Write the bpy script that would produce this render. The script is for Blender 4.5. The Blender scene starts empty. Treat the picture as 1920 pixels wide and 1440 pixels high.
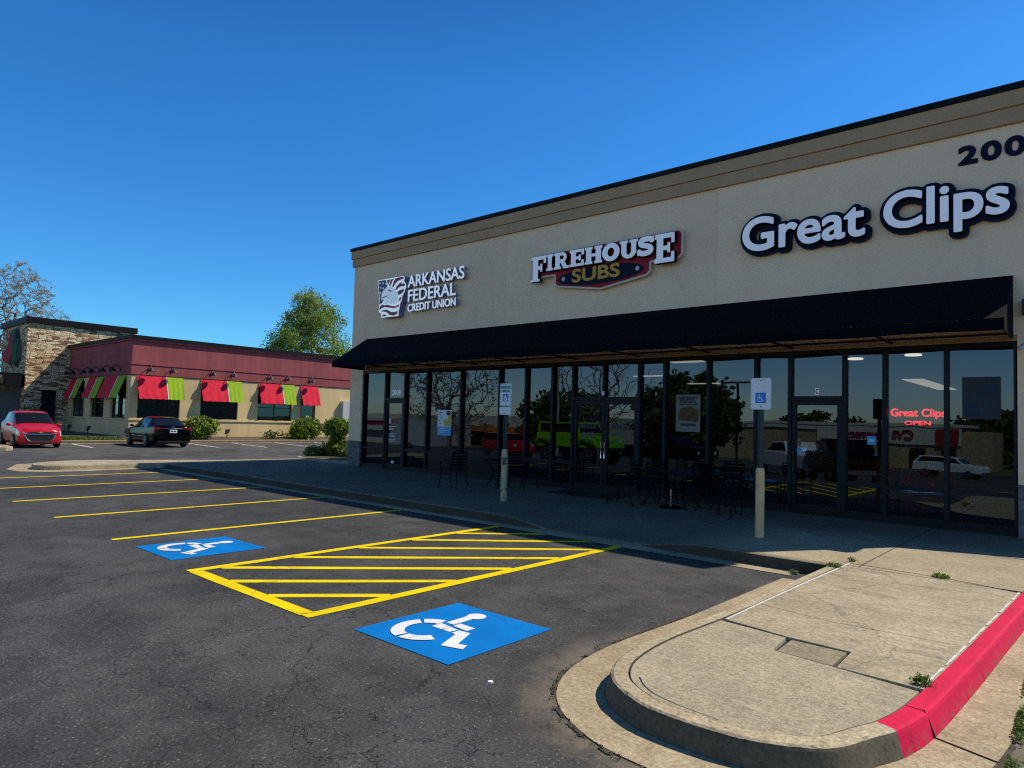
import bpy, bmesh, math, random
import numpy as np
from mathutils import Vector, Matrix

sc = bpy.context.scene
COL = sc.collection
PI = math.pi
rnd = random.Random(7)

# ------------------------------------------------------------------ helpers
def tag(o, label=None, cat=None, group=None, kind=None):
    if label: o['label'] = label
    if cat: o['category'] = cat
    if group: o['group'] = group
    if kind: o['kind'] = kind
    return o

def thing(name, label, cat, group=None, loc=(0, 0, 0), rz=0.0):
    o = bpy.data.objects.new(name, None)
    o.empty_display_size = 0.3
    COL.objects.link(o)
    o.location = loc
    o.rotation_euler = (0, 0, rz)
    return tag(o, label, cat, group)

def rebase(root, base):
    """move the Empty of a thing built in world coordinates to its base"""
    b = Vector(base)
    for ch in root.children:
        ch.location = Vector(ch.location) - b
    root.location = b

def copy_tree(o, parent=None):
    c = o.copy()
    COL.objects.link(c)
    c.parent = parent
    for ch in list(o.children):
        copy_tree(ch, c)
    return c

class MB:
    def __init__(self):
        self.v = []; self.f = []
    def add(self, vs, fs):
        n = len(self.v)
        self.v += [tuple(p) for p in vs]
        self.f += [tuple(i + n for i in f) for f in fs]
        return self
    def box(self, x0, x1, y0, y1, z0, z1):
        return self.add([(x0,y0,z0),(x1,y0,z0),(x1,y1,z0),(x0,y1,z0),(x0,y0,z1),(x1,y0,z1),(x1,y1,z1),(x0,y1,z1)],
                        [(0,3,2,1),(4,5,6,7),(0,1,5,4),(1,2,6,5),(2,3,7,6),(3,0,4,7)])
    def quad(self, a, b, c, d):
        return self.add([a,b,c,d], [(0,1,2,3)])
    def poly(self, pts):
        return self.add(pts, [tuple(range(len(pts)))])
    def prism(self, pts, ax, d0, d1):
        """pts 2D polygon; ax 'y': (x,z); 'x': (y,z); 'z': (x,y)"""
        def m(p, d):
            return (p[0], d, p[1]) if ax == 'y' else (d, p[0], p[1]) if ax == 'x' else (p[0], p[1], d)
        n = len(pts)
        fs = [tuple(range(n)), tuple(range(2*n-1, n-1, -1))]
        for i in range(n):
            j = (i+1) % n
            fs.append((i, j, n+j, n+i))
        return self.add([m(p, d0) for p in pts] + [m(p, d1) for p in pts], fs)
    def tube(self, pts, r, n=8, caps=True):
        pts = [Vector(p) for p in pts]
        rs = r if isinstance(r, (list, tuple)) else [r]*len(pts)
        vs = []; fs = []
        up = None
        for i, p in enumerate(pts):
            if i == 0: d = pts[1]-p
            elif i == len(pts)-1: d = p-pts[i-1]
            else: d = (pts[i+1]-p).normalized() + (p-pts[i-1]).normalized()
            if d.length < 1e-9: d = Vector((0,0,1))
            d.normalize()
            if up is None:
                up = Vector((0,0,1)) if abs(d.z) < .9 else Vector((1,0,0))
            a = d.cross(up)
            if a.length < 1e-6: a = d.cross(Vector((0.3,1,0.2)))
            a.normalize(); b = d.cross(a).normalized()
            up = -b if up.dot(-b) > up.dot(b) else b
            a = d.cross(up).normalized(); b = a.cross(d)
            for k in range(n):
                t = 2*PI*k/n
                vs.append(p + a*(math.cos(t)*rs[i]) + b*(math.sin(t)*rs[i]))
        for i in range(len(pts)-1):
            for k in range(n):
                k2 = (k+1) % n
                fs.append((i*n+k, i*n+k2, (i+1)*n+k2, (i+1)*n+k))
        if caps:
            fs.append(tuple(range(n-1, -1, -1)))
            m = (len(pts)-1)*n
            fs.append(tuple(range(m, m+n)))
        return self.add(vs, fs)
    def cyl(self, c, r, h, n=20, r2=None):
        return self.tube([c, (c[0], c[1], c[2]+h)], [r, r if r2 is None else r2], n)
    def lathe(self, prof, n=24, axis='z', c=(0,0,0)):
        vs = []; fs = []
        for (r, h) in prof:
            for k in range(n):
                t = 2*PI*k/n
                a, b = r*math.cos(t), r*math.sin(t)
                if axis == 'z': vs.append((c[0]+a, c[1]+b, c[2]+h))
                elif axis == 'y': vs.append((c[0]+a, c[1]+h, c[2]+b))
                else: vs.append((c[0]+h, c[1]+a, c[2]+b))
        for i in range(len(prof)-1):
            for k in range(n):
                k2 = (k+1) % n
                fs.append((i*n+k, i*n+k2, (i+1)*n+k2, (i+1)*n+k))
        if prof[0][0] > 1e-4: fs.append(tuple(range(n-1, -1, -1)))
        if prof[-1][0] > 1e-4: fs.append(tuple(range((len(prof)-1)*n, len(prof)*n)))
        return self.add(vs, fs)
    def ball(self, c, rx, ry, rz, n=16, m=10):
        vs = []; fs = []
        for i in range(m+1):
            p = PI*i/m
            for k in range(n):
                t = 2*PI*k/n
                vs.append((c[0]+rx*math.sin(p)*math.cos(t), c[1]+ry*math.sin(p)*math.sin(t), c[2]+rz*math.cos(p)))
        for i in range(m):
            for k in range(n):
                k2 = (k+1) % n
                fs.append((i*n+k, (i+1)*n+k, (i+1)*n+k2, i*n+k2))
        return self.add(vs, fs)
    def build(self, name, mat, parent=None, smooth=False, kind=None, bevel=0.0, fixn=True):
        me = bpy.data.meshes.new(name)
        me.from_pydata(self.v, [], self.f)
        if fixn:
            bm = bmesh.new(); bm.from_mesh(me)
            bmesh.ops.remove_doubles(bm, verts=bm.verts, dist=1e-6) if smooth else None
            bmesh.ops.recalc_face_normals(bm, faces=bm.faces)
            bm.to_mesh(me); bm.free()
        if smooth:
            me.polygons.foreach_set('use_smooth', [True]*len(me.polygons))
        me.materials.append(mat)
        o = bpy.data.objects.new(name, me)
        COL.objects.link(o)
        if parent is not None: o.parent = parent
        if kind: o['kind'] = kind
        if bevel:
            b = o.modifiers.new('bevel', 'BEVEL'); b.width = bevel; b.segments = 2; b.limit_method = 'ANGLE'
        return o

# ------------------------------------------------------------------ materials
def newmat(name):
    m = bpy.data.materials.new(name); m.use_nodes = True
    nt = m.node_tree
    return m, nt, nt.nodes['Principled BSDF'], nt.nodes, nt.links

def ramp(N, stops, interp='LINEAR'):
    r = N.new('ShaderNodeValToRGB'); r.color_ramp.interpolation = interp
    e = r.color_ramp.elements
    while len(e) < len(stops): e.new(0.5)
    for i, (p, c) in enumerate(stops):
        e[i].position = p
        e[i].color = (c, c, c, 1) if not isinstance(c, (tuple, list)) else (c[0], c[1], c[2], 1)
    return r

def noise(N, L, vec, scale, detail=4, rough=.6, dist=0):
    n = N.new('ShaderNodeTexNoise'); n.inputs['Scale'].default_value = scale
    n.inputs['Detail'].default_value = detail; n.inputs['Roughness'].default_value = rough
    n.inputs['Distortion'].default_value = dist
    L.new(vec, n.inputs['Vector'])
    return n

def mixc(N, L, fac, a, b, typ='MIX'):
    m = N.new('ShaderNodeMix'); m.data_type = 'RGBA'; m.blend_type = typ
    for s, k in ((fac, 0), (a, 6), (b, 7)):
        if isinstance(s, (int, float)): m.inputs[k].default_value = s
        elif isinstance(s, (tuple, list)): m.inputs[k].default_value = (s[0], s[1], s[2], 1)
        else: L.new(s, m.inputs[k])
    return m.outputs[2]

def math_n(N, L, op, a, b=0.5, clamp=False):
    m = N.new('ShaderNodeMath'); m.operation = op; m.use_clamp = clamp
    for s, k in ((a, 0), (b, 1)):
        if isinstance(s, (int, float)): m.inputs[k].default_value = s
        else: L.new(s, m.inputs[k])
    return m.outputs[0]

def coords(N):
    return N.new('ShaderNodeTexCoord').outputs['Object']

def plain(name, c, rough=.5, metal=0, coat=0, var=0.0, scale=6, spec=.5, bump=0, emit=None, bscale=60):
    m, nt, p, N, L = newmat(name)
    p.inputs['Base Color'].default_value = (*c, 1)
    p.inputs['Roughness'].default_value = rough
    p.inputs['Metallic'].default_value = metal
    p.inputs['Coat Weight'].default_value = coat
    p.inputs['Coat Roughness'].default_value = .03
    p.inputs['Specular IOR Level'].default_value = spec
    if var:
        co = coords(N)
        n = noise(N, L, co, scale, 6, .65)
        r = ramp(N, [(.3, tuple(x*(1-var) for x in c)), (.7, tuple(min(1, x*(1+var)) for x in c))])
        L.new(n.outputs['Fac'], r.inputs[0]); L.new(r.outputs[0], p.inputs['Base Color'])
    if bump:
        co = coords(N)
        n = noise(N, L, co, bscale, 4, .6)
        b = N.new('ShaderNodeBump'); b.inputs['Strength'].default_value = bump; b.inputs['Distance'].default_value = .01
        L.new(n.outputs['Fac'], b.inputs['Height']); L.new(b.outputs[0], p.inputs['Normal'])
    if emit:
        p.inputs['Emission Color'].default_value = (*emit[0], 1); p.inputs['Emission Strength'].default_value = emit[1]
    return m

def m_asphalt():
    m, nt, p, N, L = newmat('asphalt')
    co = coords(N)
    big = noise(N, L, co, .22, 5, .6, .4)
    mid = noise(N, L, co, 1.7, 6, .65)
    fine = noise(N, L, co, 50, 5, .85)
    grain = N.new('ShaderNodeTexVoronoi'); grain.inputs['Scale'].default_value = 42; L.new(co, grain.inputs['Vector'])
    r1 = ramp(N, [(.34, (.034,.0335,.0325)), (.68, (.076,.0745,.071))]); L.new(big.outputs['Fac'], r1.inputs[0])
    r2 = ramp(N, [(.32, .66), (.68, 1.32)]); L.new(mid.outputs['Fac'], r2.inputs[0])
    c = mixc(N, L, 1.0, r1.outputs[0], r2.outputs[0], 'MULTIPLY')
    rg = ramp(N, [(.37, .38), (.5, .96), (.58, 1.32), (.66, 2.2)])
    L.new(fine.outputs['Fac'], rg.inputs[0])
    c = mixc(N, L, 1.0, c, rg.outputs[0], 'MULTIPLY')
    sx2 = N.new('ShaderNodeSeparateXYZ'); L.new(co, sx2.inputs[0])
    fr2 = ramp(N, [(0.0, 1.55), (1.0, 1.0)]); L.new(math_n(N, L, 'DIVIDE', math_n(N, L, 'ADD', sx2.outputs[0], 18.0), 16.0, True), fr2.inputs[0])  # far lot painted lighter, like asphalt catching sun at a grazing view
    c = mixc(N, L, 1.0, c, fr2.outputs[0], 'MULTIPLY')
    # pale aggregate chips
    gc = ramp(N, [(.80, 0.0), (.86, 1.0)]); 
    sep = N.new('ShaderNodeSeparateColor'); L.new(grain.outputs['Color'], sep.inputs[0]); L.new(sep.outputs[0], gc.inputs[0])
    gd = ramp(N, [(.16, 1.0), (.34, 0.0)]); L.new(grain.outputs['Distance'], gd.inputs[0])
    gm = math_n(N, L, 'MULTIPLY', gc.outputs[0], gd.outputs[0])
    c = mixc(N, L, math_n(N, L, 'MULTIPLY', gm, .7), c, (.27,.255,.22))
    # cracks, two sizes, only in the worn areas
    warp = noise(N, L, co, 2.2, 4, .7)
    wv = N.new('ShaderNodeVectorMath'); wv.operation = 'SCALE'; wv.inputs['Scale'].default_value = .55; L.new(warp.outputs['Color'], wv.inputs[0])
    av = N.new('ShaderNodeVectorMath'); av.operation = 'ADD'; L.new(co, av.inputs[0]); L.new(wv.outputs[0], av.inputs[1])
    crack = None
    for sca, w, lo, hi, seed in ((.8, .007, .50, .58, .33), (2.6, .013, .41, .52, .5)):
        v = N.new('ShaderNodeTexVoronoi'); v.feature = 'DISTANCE_TO_EDGE'; v.inputs['Scale'].default_value = sca
        L.new(av.outputs[0], v.inputs['Vector'])
        rr = ramp(N, [(w*.25, 1.0), (w, 0.0)]); L.new(v.outputs['Distance'], rr.inputs[0])
        mk = noise(N, L, co, seed, 3, .6)
        rm = ramp(N, [(lo, 0.0), (hi, 1.0)]); L.new(mk.outputs['Fac'], rm.inputs[0])
        k = math_n(N, L, 'MULTIPLY', rr.outputs[0], rm.outputs[0])
        crack = k if crack is None else math_n(N, L, 'MAXIMUM', crack, k)
    c = mixc(N, L, math_n(N, L, 'MULTIPLY', crack, .9), c, (.012,.012,.012))
    # sandy dirt washed along the outside of the kerb nose
    ds = N.new('ShaderNodeVectorMath'); ds.operation = 'DISTANCE'; L.new(co, ds.inputs[0]); ds.inputs[1].default_value = (14.42, -9.6, 0)
    band = ramp(N, [(.0, 0.0), (.52, 0.0), (.60, .95), (.72, .6), (.82, 0.0)])
    L.new(math_n(N, L, 'DIVIDE', ds.outputs['Value'], 2.1), band.inputs[0])
    dn = noise(N, L, co, 3.2, 5, .7); rd = ramp(N, [(.38, 0.0), (.56, 1.0)]); L.new(dn.outputs['Fac'], rd.inputs[0])
    c = mixc(N, L, math_n(N, L, 'MULTIPLY', band.outputs[0], rd.outputs[0]), c, (.20,.165,.115))
    # tyre marks and oil
    oil = noise(N, L, co, .9, 3, .5); ro = ramp(N, [(.66, 0.0), (.74, 1.0)]); L.new(oil.outputs['Fac'], ro.inputs[0])
    c = mixc(N, L, math_n(N, L, 'MULTIPLY', ro.outputs[0], .4), c, (.02,.02,.02))
    L.new(c, p.inputs['Base Color'])
    p.inputs['Roughness'].default_value = .85; p.inputs['Specular IOR Level'].default_value = .3
    b = N.new('ShaderNodeBump'); b.inputs['Strength'].default_value = .55; b.inputs['Distance'].default_value = .012
    hsum = math_n(N, L, 'SUBTRACT', fine.outputs['Fac'], math_n(N, L, 'MULTIPLY', crack, 1.0))
    L.new(hsum, b.inputs['Height']); L.new(b.outputs[0], p.inputs['Normal'])
    return m

def m_concrete(name, c1, c2, dark=(.10,.085,.06), stain=.5, scale=1.0, crack=False, face_dark=0, smudge=False, flecks=False, sunlit_end=False):
    m, nt, p, N, L = newmat(name)
    co = coords(N)
    big = noise(N, L, co, .9*scale, 6, .65, .3)
    fine = noise(N, L, co, 38, 4, .8)
    r1 = ramp(N, [(.3, c1), (.7, c2)]); L.new(big.outputs['Fac'], r1.inputs[0])
    r2 = ramp(N, [(.36, .68), (.5, 1.0), (.64, 1.36)]); L.new(fine.outputs['Fac'], r2.inputs[0])
    c = mixc(N, L, 1.0, r1.outputs[0], r2.outputs[0], 'MULTIPLY')
    # streaky broom finish / grime
    mp = N.new('ShaderNodeMapping'); mp.inputs['Scale'].default_value = (3, 14, 6); mp.inputs['Rotation'].default_value = (0, 0, .5); L.new(co, mp.inputs['Vector'])
    st = noise(N, L, mp.outputs[0], 1.0, 5, .7); r3 = ramp(N, [(.36, .87), (.64, 1.11)]); L.new(st.outputs['Fac'], r3.inputs[0])
    c = mixc(N, L, .8, c, r3.outputs[0], 'MULTIPLY')
    sn = noise(N, L, co, 1.7*scale, 6, .7, .8); r4 = ramp(N, [(.56, 0.0), (.78, 1.0)]); L.new(sn.outputs['Fac'], r4.inputs[0])
    c = mixc(N, L, math_n(N, L, 'MULTIPLY', r4.outputs[0], stain), c, dark)
    sp = noise(N, L, co, 16, 2, .5); r5 = ramp(N, [(.73, 0.0), (.76, 1.0)]); L.new(sp.outputs['Fac'], r5.inputs[0])
    c = mixc(N, L, math_n(N, L, 'MULTIPLY', r5.outputs[0], .45), c, (.06,.05,.035))
    if sunlit_end:
        # paving painted lighter where sunlight falls at the open end
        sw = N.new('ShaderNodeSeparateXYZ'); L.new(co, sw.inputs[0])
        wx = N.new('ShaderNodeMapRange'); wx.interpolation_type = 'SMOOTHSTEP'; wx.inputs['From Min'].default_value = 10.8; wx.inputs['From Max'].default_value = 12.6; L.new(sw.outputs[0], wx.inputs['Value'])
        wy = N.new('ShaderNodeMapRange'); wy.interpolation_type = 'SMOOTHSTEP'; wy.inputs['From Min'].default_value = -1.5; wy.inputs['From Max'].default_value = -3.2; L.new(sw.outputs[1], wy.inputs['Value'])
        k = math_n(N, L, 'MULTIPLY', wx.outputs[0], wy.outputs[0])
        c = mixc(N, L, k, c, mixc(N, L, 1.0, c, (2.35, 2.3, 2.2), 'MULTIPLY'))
    if smudge:
        # tyre smudges and water stains across the slab
        mp2 = N.new('ShaderNodeMapping'); mp2.inputs['Scale'].default_value = (1.2, 3.4, 1); mp2.inputs['Rotation'].default_value = (0, 0, -.55); L.new(co, mp2.inputs['Vector'])
        sm = noise(N, L, mp2.outputs[0], .9, 6, .7, .5); r6 = ramp(N, [(.52, 0.0), (.68, 1.0)]); L.new(sm.outputs['Fac'], r6.inputs[0])
        c = mixc(N, L, math_n(N, L, 'MULTIPLY', r6.outputs[0], .55), c, (.12,.105,.08))
    if flecks:
        fl = noise(N, L, co, 75, 2, .5); r7 = ramp(N, [(.57, 0.0), (.66, 1.0)]); L.new(fl.outputs['Fac'], r7.inputs[0])
        c = mixc(N, L, math_n(N, L, 'MULTIPLY', r7.outputs[0], .6), c, (.62,.55,.38))
    if crack:
        warp = noise(N, L, co, 3, 4, .7)
        wv = N.new('ShaderNodeVectorMath'); wv.operation = 'SCALE'; wv.inputs['Scale'].default_value = .4; L.new(warp.outputs['Color'], wv.inputs[0])
        av = N.new('ShaderNodeVectorMath'); av.operation = 'ADD'; L.new(co, av.inputs[0]); L.new(wv.outputs[0], av.inputs[1])
        v = N.new('ShaderNodeTexVoronoi'); v.feature = 'DISTANCE_TO_EDGE'; v.inputs['Scale'].default_value = .42; L.new(av.outputs[0], v.inputs['Vector'])
        rr = ramp(N, [(.001, 1.0), (.0045, 0.0)]); L.new(v.outputs['Distance'], rr.inputs[0])
        c = mixc(N, L, math_n(N, L, 'MULTIPLY', rr.outputs[0], .6), c, (.05,.045,.035))
    if face_dark:
        # road dirt plus shade painted onto the upright kerb faces
        ge = N.new('ShaderNodeNewGeometry'); sn2 = N.new('ShaderNodeSeparateXYZ'); L.new(ge.outputs['True Normal'], sn2.inputs[0])
        az = math_n(N, L, 'ABSOLUTE', sn2.outputs[2], 0)
        pit = noise(N, L, co, 26, 3, .6); r8 = ramp(N, [(.62, 0.0), (.68, 1.0)]); L.new(pit.outputs['Fac'], r8.inputs[0])
        c = mixc(N, L, math_n(N, L, 'MULTIPLY', r8.outputs[0], .6), c, (.045,.038,.025))
        gj = noise(N, L, co, 13, 5, .75)
        rg = ramp(N, [(.60, 1.0), (.92, 0.0)]); L.new(math_n(N, L, 'ADD', az, math_n(N, L, 'MULTIPLY', math_n(N, L, 'SUBTRACT', gj.outputs['Fac'], .5), .5)), rg.inputs[0])
        c = mixc(N, L, math_n(N, L, 'MULTIPLY', rg.outputs[0], face_dark), c, (.040,.032,.020))
    L.new(c, p.inputs['Base Color'])
    p.inputs['Roughness'].default_value = .88; p.inputs['Specular IOR Level'].default_value = .3
    b = N.new('ShaderNodeBump'); b.inputs['Strength'].default_value = .4; b.inputs['Distance'].default_value = .006
    L.new(fine.outputs['Fac'], b.inputs['Height']); L.new(b.outputs[0], p.inputs['Normal'])
    return m

def m_paint(name, c, wear=.35, scuff=False):
    m, nt, p, N, L = newmat(name)
    co = coords(N)
    n = noise(N, L, co, 60, 4, .75); w = noise(N, L, co, 2.5, 5, .7)
    s = math_n(N, L, 'ADD', math_n(N, L, 'MULTIPLY', n.outputs['Fac'], .55), math_n(N, L, 'MULTIPLY', w.outputs['Fac'], .45))
    r = ramp(N, [(.60, 0.0), (.72, 1.0)]); L.new(s, r.inputs[0])
    d = ramp(N, [(.3, tuple(x*.82 for x in c)), (.7, tuple(min(1, x*1.08) for x in c))]); L.new(w.outputs['Fac'], d.inputs[0])
    cc = mixc(N, L, math_n(N, L, 'MULTIPLY', r.outputs[0], wear), d.outputs[0], (.05,.05,.048))
    # hairline cracks of the asphalt telegraph through the paint
    warp = noise(N, L, co, 2.2, 4, .7)
    wv = N.new('ShaderNodeVectorMath'); wv.operation = 'SCALE'; wv.inputs['Scale'].default_value = .55; L.new(warp.outputs['Color'], wv.inputs[0])
    av = N.new('ShaderNodeVectorMath'); av.operation = 'ADD'; L.new(co, av.inputs[0]); L.new(wv.outputs[0], av.inputs[1])
    v = N.new('ShaderNodeTexVoronoi'); v.feature = 'DISTANCE_TO_EDGE'; v.inputs['Scale'].default_value = .75; L.new(av.outputs[0], v.inputs['Vector'])
    rr = ramp(N, [(.002, 1.0), (.006, 0.0)]); L.new(v.outputs['Distance'], rr.inputs[0])
    cc = mixc(N, L, math_n(N, L, 'MULTIPLY', rr.outputs[0], .55), cc, (.03,.03,.03))
    if scuff:
        z_ = N.new('ShaderNodeSeparateXYZ'); L.new(co, z_.inputs[0])
        lo = ramp(N, [(.0, 1.0), (.05, .55), (.09, 0.0)]); L.new(z_.outputs[2], lo.inputs[0])
        ch = noise(N, L, co, 17, 5, .75); rc = ramp(N, [(.50, 0.0), (.60, 1.0)]); L.new(ch.outputs['Fac'], rc.inputs[0])
        cc = mixc(N, L, math_n(N, L, 'MULTIPLY', lo.outputs[0], rc.outputs[0]), cc, (.20,.12,.07))
        ch2 = noise(N, L, co, 30, 4, .7); rc2 = ramp(N, [(.68, 0.0), (.72, 1.0)]); L.new(ch2.outputs['Fac'], rc2.inputs[0])
        cc = mixc(N, L, math_n(N, L, 'MULTIPLY', rc2.outputs[0], .7), cc, (.40,.30,.24))
        mpz = N.new('ShaderNodeMapping'); mpz.inputs['Scale'].default_value = (6, .8, 10); L.new(co, mpz.inputs['Vector'])
        tz = noise(N, L, mpz.outputs[0], 1.5, 5, .7); rt_ = ramp(N, [(.58, 0.0), (.72, 1.0)]); L.new(tz.outputs['Fac'], rt_.inputs[0])
        cc = mixc(N, L, math_n(N, L, 'MULTIPLY', rt_.outputs[0], .38), cc, (.25,.02,.03))
    L.new(cc, p.inputs['Base Color']); p.inputs['Roughness'].default_value = .75; p.inputs['Specular IOR Level'].default_value = .12
    b = N.new('ShaderNodeBump'); b.inputs['Strength'].default_value = .35; b.inputs['Distance'].default_value = .008
    L.new(n.outputs['Fac'], b.inputs['Height']); L.new(b.outputs[0], p.inputs['Normal'])
    return m

def m_stucco(name, c, var=.1, streak=.15, bump=.12, panels=False):
    m, nt, p, N, L = newmat(name)
    co = coords(N)
    a = noise(N, L, co, .7, 5, .6); f = noise(N, L, co, 70, 4, .7)
    mp = N.new('ShaderNodeMapping'); mp.inputs['Scale'].default_value = (2.2, 2.2, .18); L.new(co, mp.inputs['Vector'])
    s = noise(N, L, mp.outputs[0], 1.2, 6, .7)
    r1 = ramp(N, [(.3, tuple(x*(1-var) for x in c)), (.7, tuple(x*(1+var) for x in c))]); L.new(a.outputs['Fac'], r1.inputs[0])
    r2 = ramp(N, [(.35, 1-streak), (.65, 1.0+streak*.3)]); L.new(s.outputs['Fac'], r2.inputs[0])
    cc = mixc(N, L, 1.0, r1.outputs[0], r2.outputs[0], 'MULTIPLY')
    r3 = ramp(N, [(.3, .95), (.7, 1.04)]); L.new(f.outputs['Fac'], r3.inputs[0])
    cc = mixc(N, L, 1.0, cc, r3.outputs[0], 'MULTIPLY')
    if panels:
        # each stucco panel between the control joints was mixed a touch differently; faint drip marks and patches
        sx3 = N.new('ShaderNodeSeparateXYZ'); L.new(co, sx3.inputs[0])
        pr_ = ramp(N, [(0, .95), (.365, 1.0), (.682, 1.05)], 'CONSTANT'); L.new(math_n(N, L, 'DIVIDE', math_n(N, L, 'ADD', sx3.outputs[0], 4.0), 20.0), pr_.inputs[0])
        cc = mixc(N, L, 1.0, cc, pr_.outputs[0], 'MULTIPLY')
        pn_ = noise(N, L, co, .55, 6, .75, 1.0); rp_ = ramp(N, [(.60, 0.0), (.70, 1.0)]); L.new(pn_.outputs['Fac'], rp_.inputs[0])
        cc = mixc(N, L, math_n(N, L, 'MULTIPLY', rp_.outputs[0], .16), cc, (.42,.34,.25))
        dn_ = noise(N, L, co, 5.5, 3, .6); rd_ = ramp(N, [(.715, 0.0), (.745, 1.0)]); L.new(dn_.outputs['Fac'], rd_.inputs[0])
        cc = mixc(N, L, math_n(N, L, 'MULTIPLY', rd_.outputs[0], .35), cc, (.25,.21,.16))
    L.new(cc, p.inputs['Base Color']); p.inputs['Roughness'].default_value = .9; p.inputs['Specular IOR Level'].default_value = .25
    b = N.new('ShaderNodeBump'); b.inputs['Strength'].default_value = bump; b.inputs['Distance'].default_value = .008
    L.new(f.outputs['Fac'], b.inputs['Height']); L.new(b.outputs[0], p.inputs['Normal'])
    return m

def wallvec(N, L, sx, sz):
    co = coords(N)
    s = N.new('ShaderNodeSeparateXYZ'); L.new(co, s.inputs[0])
    u = math_n(N, L, 'ADD', s.outputs[0], s.outputs[1])
    c = N.new('ShaderNodeCombineXYZ'); L.new(math_n(N, L, 'MULTIPLY', u, sx), c.inputs[0]); L.new(math_n(N, L, 'MULTIPLY', s.outputs[2], sz), c.inputs[1])
    return c.outputs[0], co

def m_brick(name, stops, mortar, w, h, msize=.02, bump=.6, offset=.5, rough=.9, squash=1.0):
    m, nt, p, N, L = newmat(name)
    vec, co = wallvec(N, L, 1, 1)
    wn = noise(N, L, co, 2.5, 3, .6)
    sc_ = N.new('ShaderNodeVectorMath'); sc_.operation = 'SCALE'; sc_.inputs['Scale'].default_value = .035; L.new(wn.outputs['Color'], sc_.inputs[0])
    ad = N.new('ShaderNodeVectorMath'); ad.operation = 'ADD'; L.new(vec, ad.inputs[0]); L.new(sc_.outputs[0], ad.inputs[1])
    b = N.new('ShaderNodeTexBrick'); L.new(ad.outputs[0], b.inputs['Vector'])
    b.inputs['Color1'].default_value = (0,0,0,1); b.inputs['Color2'].default_value = (1,1,1,1); b.inputs['Mortar'].default_value = (0,0,0,1)
    b.inputs['Scale'].default_value = 1; b.inputs['Brick Width'].default_value = w; b.inputs['Row Height'].default_value = h
    b.inputs['Mortar Size'].default_value = msize; b.offset = offset; b.squash = squash; b.squash_frequency = 3
    r = ramp(N, stops, 'LINEAR'); L.new(b.outputs['Color'], r.inputs[0])
    fn = noise(N, L, co, 14, 5, .7); r2 = ramp(N, [(.3, .72), (.7, 1.25)]); L.new(fn.outputs['Fac'], r2.inputs[0])
    c = mixc(N, L, 1.0, r.outputs[0], r2.outputs[0], 'MULTIPLY')
    c = mixc(N, L, b.outputs['Fac'], c, mortar)
    L.new(c, p.inputs['Base Color']); p.inputs['Roughness'].default_value = rough; p.inputs['Specular IOR Level'].default_value = .25
    hgt = math_n(N, L, 'SUBTRACT', math_n(N, L, 'MULTIPLY', fn.outputs['Fac'], .5), b.outputs['Fac'])
    bp = N.new('ShaderNodeBump'); bp.inputs['Strength'].default_value = bump; bp.inputs['Distance'].default_value = .03
    L.new(hgt, bp.inputs['Height']); L.new(bp.outputs[0], p.inputs['Normal'])
    return m

def m_ledge(name):
    m, nt, p, N, L = newmat(name)
    vec, co = wallvec(N, L, 2.3, 7.6)
    wn = noise(N, L, co, 1.2, 3, .6)
    sc2 = N.new('ShaderNodeVectorMath'); sc2.operation = 'SCALE'; sc2.inputs['Scale'].default_value = .35; L.new(wn.outputs['Color'], sc2.inputs[0])
    ad = N.new('ShaderNodeVectorMath'); ad.operation = 'ADD'; L.new(vec, ad.inputs[0]); L.new(sc2.outputs[0], ad.inputs[1])
    vs = []
    for f in ('F1', 'F2'):
        v = N.new('ShaderNodeTexVoronoi'); v.voronoi_dimensions = '2D'; v.distance = 'CHEBYCHEV'; v.feature = f
        v.inputs['Scale'].default_value = 1; v.inputs['Randomness'].default_value = .75; L.new(ad.outputs[0], v.inputs['Vector']); vs.append(v)
    sp = N.new('ShaderNodeSeparateColor'); L.new(vs[0].outputs['Color'], sp.inputs[0])
    r = ramp(N, [(0, (.17,.095,.055)), (.25, (.33,.195,.11)), (.42, (.55,.37,.20)), (.7, (.67,.50,.29)), (1, (.78,.62,.38))]); L.new(sp.outputs[0], r.inputs[0])
    fn = noise(N, L, co, 11, 5, .75); r2 = ramp(N, [(.36, .65), (.64, 1.3)]); L.new(fn.outputs['Fac'], r2.inputs[0])
    c = mixc(N, L, 1.0, r.outputs[0], r2.outputs[0], 'MULTIPLY')
    gap = math_n(N, L, 'SUBTRACT', vs[1].outputs['Distance'], vs[0].outputs['Distance'])
    g = ramp(N, [(.01, 1.0), (.07, 0.0)]); L.new(gap, g.inputs[0])
    c = mixc(N, L, g.outputs[0], c, (.09,.065,.045))
    L.new(c, p.inputs['Base Color']); p.inputs['Roughness'].default_value = .9; p.inputs['Specular IOR Level'].default_value = .2
    hg = ramp(N, [(.0, 0.0), (.2, 1.0)]); L.new(gap, hg.inputs[0])
    bp = N.new('ShaderNodeBump'); bp.inputs['Strength'].default_value = .8; bp.inputs['Distance'].default_value = .05
    L.new(math_n(N, L, 'ADD', hg.outputs[0], math_n(N, L, 'MULTIPLY', fn.outputs['Fac'], .6)), bp.inputs['Height']); L.new(bp.outputs[0], p.inputs['Normal'])
    return m

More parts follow.
